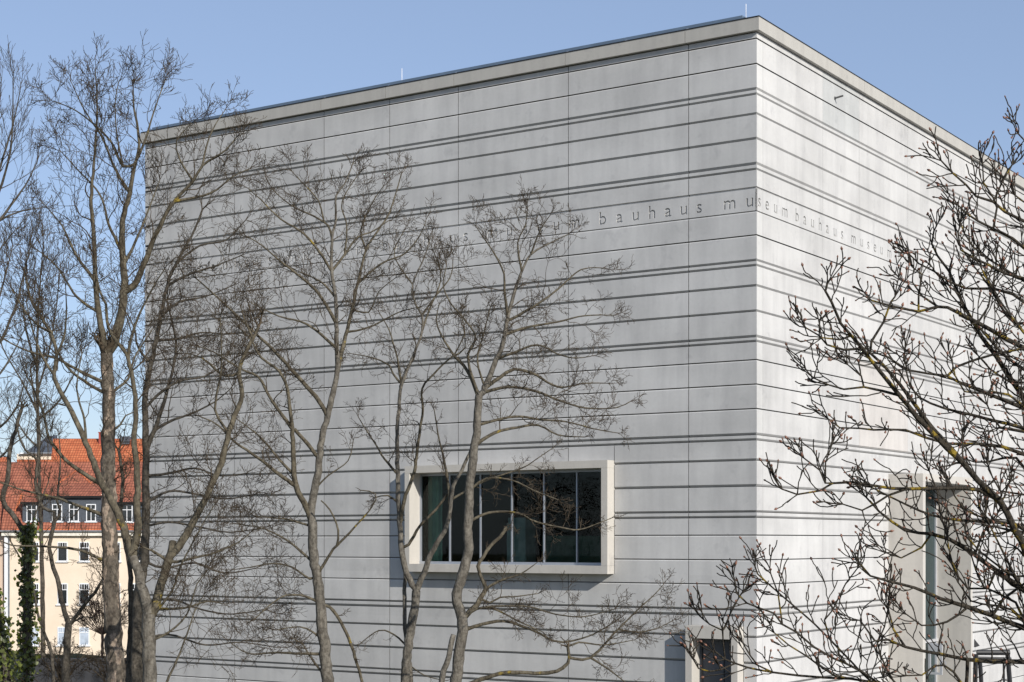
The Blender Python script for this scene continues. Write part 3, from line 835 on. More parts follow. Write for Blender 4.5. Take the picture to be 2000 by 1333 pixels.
def make_tree(name, label, Z, limbs, bark_m, twig_m, twig_len=1.6, spacing=.55, seed=1, rmin=.0055, wig=.28, trop=.06, seg=.16,
              levels=3, nch=(4, 3, 2), depth=.35, group=None, start=.22, bud=None, cat='tree', crown='twigs', tip_len=None, ground=True, ang=(30, 62), tminr=.0, fork=(1, 2, 2), jitter=1):
    rnd = random.Random(seed)
    first = limbs[0]
    base = at(first[0][0][0], HOR, Z); base.z = 0
    root = tag(empty(name, base), label, cat, group)
    k = Z/F
    T = Twigs(rnd, rmin, wig, trop, seg, levels, nch, ang, fork=fork)
    nodes = []      # (px, py, Z, r) of every point laid so far
    trunks = []; branches = []
    for li, lb in enumerate(limbs):
        pts, r0, r1 = lb[0], lb[1], lb[2]; opt = lb[3] if len(lb) > 3 else {}
        is_trunk = opt.get('trunk', li == 0)
        n = len(pts)
        if is_trunk: z0 = Z + opt.get('dz', 0); slope = opt.get('slope', 0)
        else:
            c = min(nodes, key=lambda q: (q[0]-pts[0][0])**2+(q[1]-pts[0][1])**2)
            z0 = c[2]; pts = [(c[0], c[1])] + list(pts[1:]) if math.hypot(c[0]-pts[0][0], c[1]-pts[0][1]) < opt.get('snap', 14) else [(c[0], c[1])]+list(pts)
            n = len(pts)
            slope = opt.get('slope', rnd.uniform(-depth, depth))
            r0 = min(r0, c[3]*.95)
        P = []; acc = 0; Lt = sum(math.dist(pts[i], pts[i+1]) for i in range(n-1))
        for i, (x, y) in enumerate(pts):
            if i: acc += math.dist(pts[i-1], pts[i])
            f = acc/Lt
            zz = z0 + slope*acc*k
            rr = (r0 + (r1-r0)*f**.85)
            v = at(x, y, zz); P.append((v.x, v.y, v.z, rr*k))
        D = catmull(P, max(.10, seg))
        # store nodes for later attachment (as image positions of the smoothed limb)
        for q in D:
            nodes.append((1000+q[0]/q[1]*F, HOR-(q[2]-EYE)/q[1]*F, q[1], q[3]/k))
        jit = []
        for i, q in enumerate(D):
            a = min(.012, q[3]*.14) if 0 < i < len(D)-1 else 0
            jit.append((q[0]+rnd.gauss(0, a), q[1]+rnd.gauss(0, a), q[2]+rnd.gauss(0, a*.6), q[3]*(1+rnd.gauss(0, .03))))
        D = jit
        if is_trunk and ground and pts[0][1] > 1290:
            g0 = gz(D[0][1]) if D[0][1] > 84 else 0
            if D[0][2] > g0+.3:
                x, y, z, r = D[0]; D = [(x+.1, y, g0-.2, r*1.35), (x+.08, y, g0+.5, r*1.18), (x+.03, y, (g0+z)/2, r*1.08)] + D
        if opt.get('cut'): D.append((D[-1][0], D[-1][1], D[-1][2]+.001, .0005))
        (trunks if (is_trunk and not opt.get('thin')) else branches).append(D)
        if opt.get('bare'): continue
        # side shoots
        L = 0; nxt = opt.get('start', start)*Lt*k; sp = spacing*opt.get('sp', 1); tl = twig_len*opt.get('tl', 1)
        for i in range(1, len(D)):
            stp = math.dist(D[i-1][:3], D[i][:3]); L += stp
            tan = vnorm((D[i][0]-D[i-1][0], D[i][1]-D[i-1][1], D[i][2]-D[i-1][2]))
            while L > nxt:
                nxt += sp*rnd.uniform(.6, 1.4)
                if D[i][3] < tminr: continue
                d = side_dir(tan, R(rnd.uniform(35, 70)), rnd)
                d = vnorm((d[0], d[1], d[2]+.12+trop))
                T.grow(D[i][:3], d, tl*rnd.uniform(.45, 1.15)*(1.15-.6*L/(Lt*k)), max(rmin*1.3, min(D[i][3]*.5, .02+.002*tl)), 0)
        tan = vnorm((D[-1][0]-D[-2][0], D[-1][1]-D[-2][1], D[-1][2]-D[-2][2]))
        if not opt.get('cut'):
            for s in range(3):
                T.grow(D[-1][:3], side_dir(tan, R(rnd.uniform(5, 38)), rnd), (tip_len or tl*.42)*rnd.uniform(.6, 1.1), max(rmin*1.2, D[-1][3]*.85), 0)
    tubes_mesh('trunk', trunks, 12, bark_m, root, base)
    if branches: tubes_mesh('branches', branches, 7, M['limb'] if bark_m in (M['bark'], M['bark_flaky']) else bark_m, root, base)
    tubes_mesh(crown, T.lines, 3, twig_m, root, base)
    if bud:
        bl = []
        for p, d in T.tips:
            if rnd.random() < .30: continue
            s = bud*rnd.uniform(.7, 1.35)
            q = lambda t, r: (*vadd(p, d, t*s), r*s)
            bl.append([q(-.1, .25), q(.5, .75), q(1.2, .95), q(2.1, .60), q(2.9, .05)])
        def shown(l):
            x, y, z, r = l[2]; px = 1000+x/y*F; py = HOR-(z-EYE)/y*F
            return r/y if 0 < px < 2000 and 0 < py < 1333 else 0
        bl.sort(key=shown, reverse=True)
        for l in bl[:100]:
            tubes_mesh('bud', [l], 6, M['bud'], root, base)
        tag(tubes_mesh('buds', bl[100:], 6, M['bud'], root, base), kind='stuff')
    return root, nodes

GT = 'bare trees standing in front of the museum'
# tall tree with flaking trunk at the left
t_flaky = [
 ([(228, 1345), (222, 1250), (216, 1150), (213, 1000), (211, 900), (213, 800), (210, 740), (208, 690)], 19, 12, dict(start=.75)),
 ([(208, 690), (222, 670), (237, 610), (243, 571), (241, 520), (238, 445), (249, 395), (254, 378), (263, 321), (272, 282), (262, 210), (260, 165)], 10.5, 1.2),
 ([(208, 690), (200, 650), (192, 610), (187, 550), (183, 460), (178, 390), (185, 300), (190, 210), (186, 140)], 7, 1),
 ([(243, 571), (261, 558), (279, 520), (299, 471), (332, 405), (377, 354), (395, 324), (440, 294), (462, 268)], 7, 1.2),
 ([(340, 398), (410, 378), (455, 345), (488, 330)], 3, 1),
 ([(377, 354), (350, 310), (345, 275), (375, 240)], 2.5, .8),
 ([(395, 324), (405, 280), (420, 245), (440, 215)], 2.5, .8),
 ([(263, 321), (240, 325), (218, 279), (180, 240), (140, 212), (102, 198)], 3.2, .8),
 ([(254, 378), (225, 330), (200, 270), (165, 215), (138, 158)], 3.4, .8),
 ([(263, 321), (285, 270), (300, 220), (322, 158)], 3, .8),
 ([(240, 500), (212, 438), (195, 380), (150, 330), (118, 295)], 3.4, .9),
 ([(241, 520), (270, 460), (290, 410), (312, 352)], 3.4, .9),
 ([(240, 325), (228, 260), (225, 200), (232, 160)], 2, .8),
 ([(187, 550), (150, 500), (120, 440), (82, 395)], 3.6, .9),
 ([(192, 610), (150, 580), (110, 520), (62, 480)], 3.4, .9),
 ([(205, 752), (150, 722), (110, 700), (60, 688), (20, 670), (-10, 650)], 4, 1.2),
 ([(206, 775), (165, 745), (130, 715), (100, 660), (82, 612)], 3.6, 1),
 ([(196, 945), (135, 904), (97, 859), (90, 830), (75, 780), (55, 740)], 5, 1.5, dict(start=.4)),
 ([(200, 1012), (157, 990), (108, 972), (45, 958), (0, 942)], 4.2, 1.2, dict(tl=.8, sp=1.5)),
 ([(208, 1104), (157, 1075), (97, 1068), (22, 1065), (-10, 1050)], 3.6, 1.2, dict(tl=.7, sp=1.7)),
 ([(222, 770), (250, 740), (262, 700), (300, 640)], 3.4, 1),
 ([(215, 850), (235, 830), (245, 812), (262, 805)], 3, 1, dict(tl=.6)),
]
make_tree('bare_tree', 'tall bare tree with flaking patchy bark and crown against the sky', 44, t_flaky, M['bark_flaky'], M['twig'],
          twig_len=1.45, spacing=.46, seed=11, group=GT, wig=.22, trop=.10, nch=(4, 3, 1), fork=(1, 2))

t_fork = [
 ([(293, 1345), (292, 1300), (291, 1240), (291, 1200)], 14, 13, dict(bare=True)),
 ([(291, 1200), (276, 1140), (259, 1088)], 11, 9.5, dict(trunk=True, slope=0, bare=True)),
 ([(259, 1088), (246, 1044), (225, 990), (201, 948), (186, 912), (168, 865), (140, 805), (120, 769), (104, 730), (111, 694), (99, 649), (63, 592), (50, 540)], 9, 2, dict(start=.55, slope=.15)),
 ([(259, 1092), (268, 1040), (267, 1000), (268, 960), (266, 900), (262, 850), (265, 820), (262, 760), (250, 700), (246, 691), (212, 640), (207, 595), (195, 568), (183, 515)], 8.5, 1.8, dict(start=.5, slope=-.05)),
 ([(291, 1205), (302, 1190), (315, 1140), (333, 1086), (351, 1068), (378, 1020), (396, 984), (417, 939), (435, 900), (446, 845), (464, 800), (473, 770), (467, 728), (476, 695), (494, 662), (505, 640)], 10, 3.5, dict(start=.35, slope=.1)),
 ([(333, 1088), (336, 1070), (338, 1058)], 8.5, 8, dict(cut=True, bare=True)),
 ([(250, 700), (255, 670), (264, 634), (276, 607), (300, 560), (325, 520)], 4, 1),
 ([(324, 1092), (300, 1077), (279, 1069)], 3.4, 1.5, dict(tl=.4)),
 ([(345, 1098), (370, 1092), (420, 1080), (465, 1060), (490, 1040)], 3.4, 1, dict(tl=.8)),
 ([(303, 1200), (360, 1188), (405, 1175), (435, 1180)], 3.4, 1, dict(tl=.9)),
 ([(303, 1215), (336, 1155), (351, 1110), (372, 1068), (395, 1025), (420, 985)], 2.8, 1, dict(tl=.9)),
 ([(296, 1260), (330, 1235), (365, 1200), (385, 1140), (400, 1120)], 2.6, 1, dict(tl=1.)),
 ([(320, 1345), (345, 1290), (365, 1240), (382, 1190), (400, 1160)], 2.8, 1, dict(trunk=True, thin=True)),
 ([(467, 728), (440, 735), (395, 700), (360, 690)], 3, 1),
 ([(446, 845), (420, 800), (430, 740), (433, 690), (430, 620)], 3, 1),
 ([(494, 662), (480, 630), (470, 600)], 2.6, 1),
 ([(111, 694), (125, 660), (130, 610), (128, 560)], 3, .9),
 ([(99, 649), (80, 640), (50, 610), (20, 560)], 3, .9),
 ([(104, 730), (84, 700), (62, 640), (52, 590)], 3, .9),
 ([(168, 865), (165, 820), (150, 760), (160, 690)], 3, 1),
]
make_tree('bare_tree', 'bare tree forked low into two thick limbs with a sawn off stub', 40, t_fork, M['bark'], M['twig'],
          twig_len=1.4, spacing=.50, seed=23, group=GT, trop=.08, wig=.22, nch=(4, 3, 1), fork=(1, 2))

t_back = [
 ([(268, 1345), (267, 1300), (270, 1170), (283, 1080), (285, 930), (284, 830), (284, 770), (296, 710), (305, 665), (314, 620), (326, 560), (344, 515), (380, 450), (395, 410)], 12.5, 1.8, dict(start=.4)),
 ([(253, 1345), (254, 1280), (255, 1130), (244, 1060), (236, 1000), (240, 940), (232, 880)], 7, 3, dict(trunk=True, dz=1, start=.8)),
 ([(290, 880), (311, 815), (329, 755), (344, 680), (334, 620), (326, 590)], 5, 1.5),
 ([(290, 860), (304, 840), (340, 820), (375, 808), (420, 785), (450, 760)], 3.4, 1),
 ([(305, 668), (350, 662), (392, 650), (440, 653)], 3.2, 1),
 ([(286, 930), (330, 925), (380, 915), (430, 930), (480, 925)], 3, 1),
 ([(288, 980), (330, 960), (380, 965), (440, 975), (500, 965)], 3, 1),
 ([(284, 1030), (330, 1020), (390, 1030), (450, 1040), (520, 1030)], 2.8, 1),
 ([(280, 1100), (320, 1110), (380, 1100), (440, 1120), (500, 1110)], 2.8, 1),
 ([(272, 1180), (330, 1170), (390, 1190), (450, 1200), (520, 1190)], 2.6, 1),
 ([(268, 1250), (330, 1240), (400, 1260), (470, 1255), (540, 1265)], 2.6, 1),
 ([(284, 800), (310, 770), (350, 745), (400, 735), (460, 700)], 3.2, 1),
 ([(314, 620), (350, 590), (400, 580), (450, 560)], 3, 1),
 ([(326, 560), (360, 540), (420, 520), (470, 500)], 3, 1),
 ([(344, 515), (390, 480), (440, 470), (480, 430)], 2.6, 1),
 ([(296, 710), (270, 680), (262, 640), (240, 600)], 3, 1),
]
make_tree('bare_tree', 'dark bare tree behind the forked one with dense horizontal twig sprays over the wall', 57, t_back, M['bark_dark'], M['twig'],
          twig_len=2.3, spacing=.55, seed=31, group=GT, trop=.03, rmin=.0065, seg=.22, depth=.15, nch=(4, 3, 1), wig=.22, fork=(1, 2))

t_mid = [
 ([(642, 1345), (638, 1310), (630, 1225), (619, 1127), (612, 1082), (610, 1020)], 12, 9, dict(bare=True)),
 ([(610, 1020), (609, 988), (620, 931), (628, 860), (643, 800), (658, 725), (658, 669), (656, 594), (648, 530), (649, 463), (656, 431), (656, 383), (673, 360), (690, 318)], 8.5, 1.2, dict(trunk=True, slope=0, start=.45)),
 ([(662, 733), (673, 669), (680, 639), (690, 593), (699, 554), (715, 489), (738, 451), (761, 415), (784, 340)], 5.5, 1.1),
 ([(699, 556), (745, 515), (790, 496), (822, 457), (832, 430)], 2.6, .8),
 ([(715, 489), (705, 450), (725, 400), (748, 365)], 2.4, .8),
 ([(654, 628), (619, 570), (574, 531), (545, 509), (512, 480), (482, 462)], 4, 1),
 ([(651, 586), (635, 557), (615, 544), (577, 528)], 2.6, .9),
 ([(648, 528), (615, 480), (586, 451), (548, 428), (512, 393), (484, 368)], 4, .9),
 ([(651, 470), (641, 441), (603, 418), (574, 405), (538, 376), (520, 350)], 3, .8),
 ([(638, 431), (622, 393), (593, 360), (570, 335)], 2.4, .8),
 ([(656, 676), (615, 644), (586, 628), (545, 618), (490, 592)], 3.2, .9),
 ([(651, 535), (674, 496), (699, 463), (725, 454), (758, 432)], 3, .9),
 ([(674, 500), (677, 440), (668, 395), (700, 340)], 2.4, .8),
 ([(690, 600), (720, 610), (740, 570), (770, 545)], 2., .8),
 ([(677, 645), (720, 640), (780, 610), (820, 600)], 2.4, .8),
 ([(611, 1025), (603, 1000), (579, 950), (573, 894), (571, 838), (564, 781), (560, 755), (545, 725), (511, 699), (489, 661), (472, 645)], 7, 1.6, dict(slope=-.1)),
 ([(571, 838), (549, 808), (523, 770), (504, 736), (470, 721), (418, 688), (390, 678)], 4.2, 1.2),
 ([(636, 808), (616, 774), (575, 729), (541, 691), (493, 646), (459, 613), (418, 575), (384, 545)], 5, 1.4, dict(slope=.1)),
 ([(616, 898), (601, 868), (575, 838)], 4.2, 3.6, dict(bare=True)),
 ([(575, 950), (541, 924), (504, 894), (459, 864), (425, 830), (393, 815)], 4.5, 1.2),
 ([(568, 931), (545, 898), (511, 856), (463, 819)], 3.2, 1),
 ([(603, 1101), (570, 1062), (538, 1043), (505, 1030), (455, 1023)], 3, .9),
 ([(606, 1033), (580, 1020), (557, 1014), (505, 1010)], 2.8, .9),
 ([(605, 1131), (570, 1108), (531, 1101), (492, 1108), (455, 1113)], 2.6, .9),
 ([(619, 1176), (596, 1165), (560, 1163), (531, 1179), (502, 1205)], 3, 1),
 ([(626, 1248), (599, 1228), (573, 1225), (541, 1231)], 2.6, .9),
 ([(632, 1283), (590, 1277), (538, 1275), (486, 1277), (452, 1257)], 3.4, 1),
 ([(638, 1319), (606, 1283), (590, 1257), (572, 1247)], 3, 1),
 ([(626, 1123), (645, 1082), (658, 1066), (690, 1033), (726, 991), (734, 965), (705, 958)], 3.4, 1, dict(tl=.35, sp=1.5, start=.75)),
 ([(658, 1066), (661, 1036), (645, 997), (627, 978)], 3, 1.4, dict(bare=True)),
 ([(632, 1175), (645, 1186), (671, 1225), (690, 1273), (710, 1340)], 3.4, 3, dict(tl=.35, sp=2)),
 ([(612, 960), (640, 930), (680, 900), (690, 860)], 2, .8, dict(tl=.6)),
]
make_tree('bare_tree', 'slender bare tree with pale trunk left of the wide window', 48, t_mid, M['bark'], M['twig'],
          twig_len=1.25, spacing=.50, seed=43, group=GT, wig=.27, trop=.06, nch=(4, 3, 1), fork=(1, 2))

t_win = [
 ([(790, 1345), (797, 1262), (808, 1199), (813, 1155)], 9, 8.5, dict(bare=True)),
 ([(813, 1155), (829, 1118), (842, 1082), (861, 1050), (874, 1024), (880, 990), (885, 950), (903, 918), (917, 886), (934, 852)], 6.2, 2.6, dict(trunk=True, slope=-.1, bare=True)),
 ([(878, 985), (874, 933), (863, 879), (856, 850), (848, 800)], 4, 1, dict(tl=.6)),
 ([(813, 1157), (791, 1109), (782, 1050), (781, 1031), (778, 959), (776, 850), (779, 800), (785, 751), (809, 691), (824, 649), (824, 616), (812, 595), (806, 556), (828, 505), (845, 450)], 6.4, 1.1, dict(trunk=True, slope=.1, start=.55)),
 ([(782, 1020), (790, 977), (809, 922), (819, 850), (826, 800), (824, 760), (848, 730), (872, 706), (887, 694), (908, 649), (902, 622)], 4.4, 1),
 ([(785, 751), (776, 700), (771, 680), (760, 645), (740, 610)], 2.8, .9),
 ([(783, 755), (767, 730), (761, 715), (731, 700), (685, 691)], 2.4, .8),
 ([(824, 649), (839, 604), (857, 562), (860, 529), (842, 480)], 2.6, .8),
 ([(824, 616), (850, 580), (880, 540), (885, 500)], 2.2, .8),
 ([(806, 556), (780, 520), (770, 490), (790, 450)], 2., .8),
 ([(778, 925), (751, 897), (736, 872), (715, 840), (700, 815)], 2.8, .9),
 ([(774, 980), (758, 968), (732, 972)], 2.6, 1, dict(tl=.5)),
 ([(786, 1075), (798, 1064), (820, 1028), (852, 995), (874, 965)], 3.2, 2.4, dict(bare=True)),
 ([(803, 1345), (800, 1300), (793, 1250), (790, 1190), (791, 1115)], 5, 3.6, dict(trunk=True, dz=.4, bare=True)),
 ([(880, 977), (917, 955), (954, 937), (1019, 915), (1048, 897), (1082, 874)], 2.5, .8, dict(tl=.7)),
 ([(797, 1265), (770, 1240), (740, 1232), (700, 1260)], 2.2, .8, dict(tl=.6)),
 ([(801, 1300), (830, 1320), (870, 1330)], 1.6, .8, dict(tl=.4)),
]
make_tree('bare_tree', 'bare tree with a low fork in front of the left end of the wide window', 51, t_win, M['bark'], M['twig'],
          twig_len=1.2, spacing=.50, seed=57, group=GT, wig=.28, trop=.07, nch=(4, 3, 1), fork=(1, 2))

t_big = [
 ([(889, 1345), (899, 1262), (903, 1209), (893, 1177), (891, 1160), (903, 1124), (914, 1082), (914, 1050), (917, 959), (925, 886), (932, 831), (936, 772)], 11.5, 7.5, dict(bare=True)),
 ([(936, 772), (944, 767), (962, 722), (981, 677), (992, 617), (1007, 565), (1019, 531), (1037, 497), (1075, 475), (1110, 458)], 6.5, 1.1, dict(trunk=True, slope=0)),
 ([(992, 610), (985, 569), (985, 535), (966, 497), (944, 464), (930, 443)], 3.2, .8),
 ([(1019, 531), (1011, 475), (1026, 441), (1030, 412)], 2.2, .8),
 ([(1037, 497), (1055, 450), (1075, 420)], 2, .8),
 ([(1000, 632), (1049, 595), (1090, 565), (1135, 527), (1178, 524)], 3.2, .9),
 ([(992, 659), (1030, 640), (1090, 629), (1142, 617), (1198, 616)], 3.2, .9),
 ([(978, 700), (1004, 689), (1049, 674), (1090, 692), (1124, 700), (1155, 696)], 3, .9),
 ([(951, 764), (977, 737), (1004, 722), (1041, 730), (1090, 756), (1142, 749), (1188, 749)], 4.2, .9),
 ([(945, 770), (992, 756), (1045, 764), (1090, 782), (1142, 797), (1202, 797), (1232, 784)], 3.6, .9),
 ([(934, 826), (1004, 814), (1056, 820), (1105, 824), (1165, 839), (1206, 846)], 3.2, .9),
 ([(930, 865), (966, 846), (1011, 835), (1052, 831), (1090, 850), (1142, 854)], 4, 1),
 ([(935, 780), (914, 726), (887, 696), (880, 685), (862, 655), (852, 625), (858, 595)], 4.6, 1),
 ([(936, 770), (921, 734), (914, 692), (929, 659), (905, 621), (882, 595), (866, 560), (872, 520)], 3.4, .9),
 ([(944, 755), (932, 705), (945, 650), (958, 600)], 2.4, .9),
 ([(887, 696), (908, 680), (905, 640)], 2.2, .8),
 ([(917, 1020), (954, 1002), (1008, 1002), (1048, 1020), (1099, 1031), (1131, 1035), (1170, 1022), (1195, 1012)], 3.2, .9, dict(tl=.75)),
 ([(919, 955), (950, 935), (1001, 939), (1044, 959), (1091, 977)], 2.6, .8, dict(tl=.7)),
 ([(900, 1237), (942, 1220), (984, 1213), (1016, 1222), (1044, 1233), (1080, 1252), (1100, 1255), (1150, 1243), (1200, 1216)], 4, 1.2, dict(tl=.75)),
 ([(904, 1213), (931, 1190), (957, 1188), (984, 1199), (1022, 1218), (1060, 1235)], 3, 1, dict(tl=.7)),
 ([(903, 1209), (931, 1182), (950, 1150)], 6, 5, dict(bare=True)),
 ([(950, 1150), (944, 1137), (933, 1107), (944, 1088), (957, 1067), (976, 1050), (989, 1030)], 4, 3.4, dict(cut=True, tl=.35, sp=3, start=.5)),
 ([(950, 1150), (980, 1133), (1016, 1122), (1048, 1100)], 3.4, .8, dict(tl=.6)),
 ([(936, 1186), (957, 1185), (1005, 1184), (1037, 1186), (1085, 1200), (1140, 1205), (1200, 1190)], 3, .9, dict(tl=.8, sp=.6)),
 ([(945, 1172), (957, 1178), (976, 1167), (1003, 1166), (1050, 1160)], 2.6, .8, dict(tl=.7)),
 ([(889, 1343), (905, 1340), (963, 1320), (995, 1314), (1069, 1315), (1100, 1305), (1113, 1285), (1109, 1263)], 5, 3.2, dict(start=.93, tl=.5)),
 ([(1111, 1285), (1153, 1285), (1207, 1230), (1243, 1194), (1280, 1160), (1296, 1142)], 3.6, .9, dict(tl=.8, sp=.6)),
 ([(1153, 1285), (1189, 1308), (1225, 1336)], 2.6, 1, dict(tl=.7)),
 ([(1207, 1230), (1250, 1235), (1290, 1225), (1318, 1210)], 2.2, .8, dict(tl=.8, sp=.6)),
 ([(1109, 1263), (1130, 1255), (1180, 1260), (1240, 1250)], 2.2, .8, dict(tl=.7)),
 ([(860, 1345), (868, 1310), (876, 1283), (886, 1240)], 6, 5, dict(trunk=True, dz=-.3, cut=True, bare=True)),
]
make_tree('bare_tree', 'bare tree with kinked pale trunk and broken stubs crossing the wide window', 46, t_big, M['bark'], M['twig'],
          twig_len=1.2, spacing=.43, seed=61, group=GT, wig=.27, trop=.05, depth=.4, nch=(4, 3, 1), fork=(1, 2))

t_low = [
 ([(128, 1345), (129, 1288), (132, 1237), (134, 1218)], 8.5, 7, dict(bare=True)),
 ([(134, 1218), (123, 1183), (116, 1153), (112, 1130), (97, 1073), (106, 1021), (106, 1000), (85, 992), (70, 951), (74, 897), (78, 852), (74, 820), (66, 770), (60, 720)], 5.4, 1.4, dict(trunk=True, slope=0, start=.5)),
 ([(134, 1220), (140, 1217), (160, 1188), (183, 1160), (201, 1132), (220, 1090)], 4.4, 2, dict(tl=.5, sp=2)),
 ([(106, 1021), (118, 1000), (112, 980), (118, 900), (115, 850)], 3, 1, dict(tl=.7)),
 ([(74, 897), (50, 880), (35, 840), (42, 790)], 2.4, 1),
 ([(105, 1345), (100, 1276), (85, 1233), (73, 1195), (67, 1156), (50, 1110), (22, 1060)], 4, 1.4, dict(trunk=True, thin=True, tl=.6, sp=1.7)),
 ([(140, 1215), (165, 1205), (190, 1210)], 1.8, .8, dict(tl=.5)),
]
make_tree('bare_tree', 'small dark bare tree with curving stems in front of the cream house', 62, t_low, M['bark_dark'], M['twig'],
          twig_len=1.8, spacing=.62, nch=(4, 2, 1), fork=(1, 2), seed=71, group='bare trees in front of the cream house', rmin=.0065, seg=.2)

t_left = [
 ([(-70, 1345), (-62, 1000), (-52, 700), (-40, 520), (-25, 440)], 16, 6, dict(start=.4)),
 ([(-25, 450), (0, 430), (22, 400), (50, 362), (72, 318)], 3.4, 1),
 ([(-35, 400), (-5, 340), (19, 265), (34, 205), (41, 165)], 3.6, .8),
 ([(-30, 430), (0, 370), (22, 280), (26, 150)], 3.2, .8),
 ([(-30, 430), (-15, 330), (-5, 240), (2, 165)], 3, .8),
 ([(-20, 445), (10, 425), (45, 412), (85, 405)], 2.6, .8, dict(tl=.6)),
 ([(-50, 720), (-20, 690), (5, 660), (18, 628), (33, 592), (45, 540), (60, 480)], 4, .9),
 ([(-50, 650), (-10, 600), (10, 540), (25, 480)], 3.4, .9),
 ([(-50, 760), (-10, 740), (20, 700), (40, 660)], 3.4, .9),
 ([(-55, 830), (-10, 840), (30, 800), (50, 740)], 3.4, .9),
 ([(-58, 900), (-10, 900), (25, 870), (50, 850)], 3.4, .9),
 ([(-45, 560), (-20, 520), (5, 480), (30, 450)], 3.0, .9),
]
make_tree('bare_tree', 'bare tree with fine upright twigs cut off by the left edge of the photo', 66, t_left, M['bark_dark'], M['twig'],
          twig_len=2.0, spacing=.58, nch=(3, 2, 1), fork=(1, 2), seed=83, group='bare trees in front of the cream house', rmin=.0065, wig=.12, trop=.16, seg=.26, ang=(18, 40))

t_far = [
 ([(85, 1300), (82, 1100), (76, 900), (72, 700), (75, 620)], 5, 2.4, dict(start=.45)),
 ([(74, 760), (95, 690), (110, 600), (118, 520)], 2.4, .8),
 ([(74, 720), (50, 640), (45, 560), (52, 500)], 2.4, .8),
 ([(75, 640), (78, 560), (84, 480), (82, 440)], 2.4, .8),
 ([(76, 800), (40, 740), (10, 690), (-10, 640)], 2.4, .8),
 ([(76, 820), (110, 790), (140, 740), (165, 680)], 2.4, .8),
 ([(78, 880), (50, 850), (20, 800)], 2.4, .8),
]
make_tree('bare_tree', 'slender bare tree with upright reddish twigs, farthest one before the sky at the left', 80, t_far, M['bark_dark'], M['twig'],
          twig_len=2.8, spacing=.62, nch=(3, 2, 1), fork=(1, 2), seed=91, group='bare trees in front of the cream house', rmin=.008, wig=.14, trop=.13, seg=.3, ang=(20, 42))

# ivy covered stems
def ivy_tree(label, vl, Z, path, rpx, seed, y_ivy, extra=()):
    limbs = [(path, rpx, rpx*.45, dict(start=.8, tl=.6))] + list(extra)
    root, nodes = make_tree('bare_tree', label, Z, limbs, M['bark_dark'], M['twig'], twig_len=1.6, spacing=.7, seed=seed, rmin=.0065, seg=.2,
                            group='ivy covered trees at the left edge')
    rnd = random.Random(seed+1); k = Z/F
    iv = tag(empty('ivy_plant', root.location.copy()), vl, 'ivy', 'ivy plants climbing the left trees')
    base = world_loc(iv)
    vs = []; fs = []
    tr = [n for n in nodes if n[1] > y_ivy[0] and n[1] < 1345]
    def leaf(x, y, z, s):
        n = vnorm((rnd.gauss(0, .7)+.3, rnd.gauss(0, .7)-.6, rnd.gauss(0, .5)+.35))
        u = vnorm((-n[1], n[0], .2*rnd.gauss(0, 1))); w = (n[1]*u[2]-n[2]*u[1], n[2]*u[0]-n[0]*u[2], n[0]*u[1]-n[1]*u[0])
        i = len(vs)
        for a, b in ((0, -1), (.75, -.45), (.95, .35), (.35, .45), (0, 1.1), (-.35, .45), (-.95, .35), (-.75, -.45)):
            vs.append((x+(u[0]*a+w[0]*b)*s-base.x+n[0]*s*.1*a*a, y+(u[1]*a+w[1]*b)*s-base.y, z+(u[2]*a+w[2]*b)*s-base.z))
        fs.append(tuple(range(i, i+8)))
    stems = []
    for _ in range(5):
        ph = rnd.uniform(0, 6.28); ln = []
        for n in tr[::3]:
            c = at(n[0], n[1], n[2]); ph += rnd.gauss(0, .25)
            ln.append((c.x+math.cos(ph)*n[3]*k*1.05, c.y+math.sin(ph)*n[3]*k*1.05, c.z, .018))
        if len(ln) > 2: stems.append(ln)
    if stems: tubes_mesh('stem', stems, 5, M['bark_dark'], iv, base)
    clumps = []
    for n in tr:
        f = (n[1]-y_ivy[0])/(1345-y_ivy[0])
        for _ in range(5):
            clumps.append((n, y_ivy[1]*(.45+.75*f)*rnd.uniform(.5, 1.15)))
    for n, rad in clumps:
        c = at(n[0], n[1], n[2]); a = rnd.uniform(0, 6.28); rr = rad*k*rnd.uniform(.2, .95)
        cx, cy, cz_ = c.x+math.cos(a)*rr, c.y+math.sin(a)*rr, c.z+rnd.gauss(0, .12)
        for _ in range(13):
            g = (rnd.gauss(0, .11), rnd.gauss(0, .11), rnd.gauss(0, .13))
            leaf(cx+g[0], cy+g[1], cz_+g[2], rnd.uniform(.03, .085))
    me = bpy.data.meshes.new('leaves'); me.from_pydata(vs, [], fs); me.materials.append(M['ivy']); me.update()
    o = bpy.data.objects.new('leaves', me); o.parent = iv; COL.objects.link(o)
ivy_tree('leaning bare trunk wrapped in ivy before the left corner of the cream house', 'green ivy wrapped round the leaning trunk before the cream house', 50,
         [(48, 1345), (52, 1250), (53, 1150), (52, 1055), (40, 1032), (22, 1003), (5, 975), (14, 940), (20, 880), (30, 840), (42, 800)], 8, 101, (1035, 12),
         [([(52, 1060), (64, 1020), (75, 990), (95, 940)], 2.2, 1, dict(tl=.6))])
ivy_tree('ivy covered trunk cut off by the lower left corner of the photo', 'dense green ivy on the trunk in the lower left corner', 47,
         [(14, 1345), (8, 1280), (2, 1220), (-8, 1170), (-14, 1100)], 8, 103, (1165, 22))

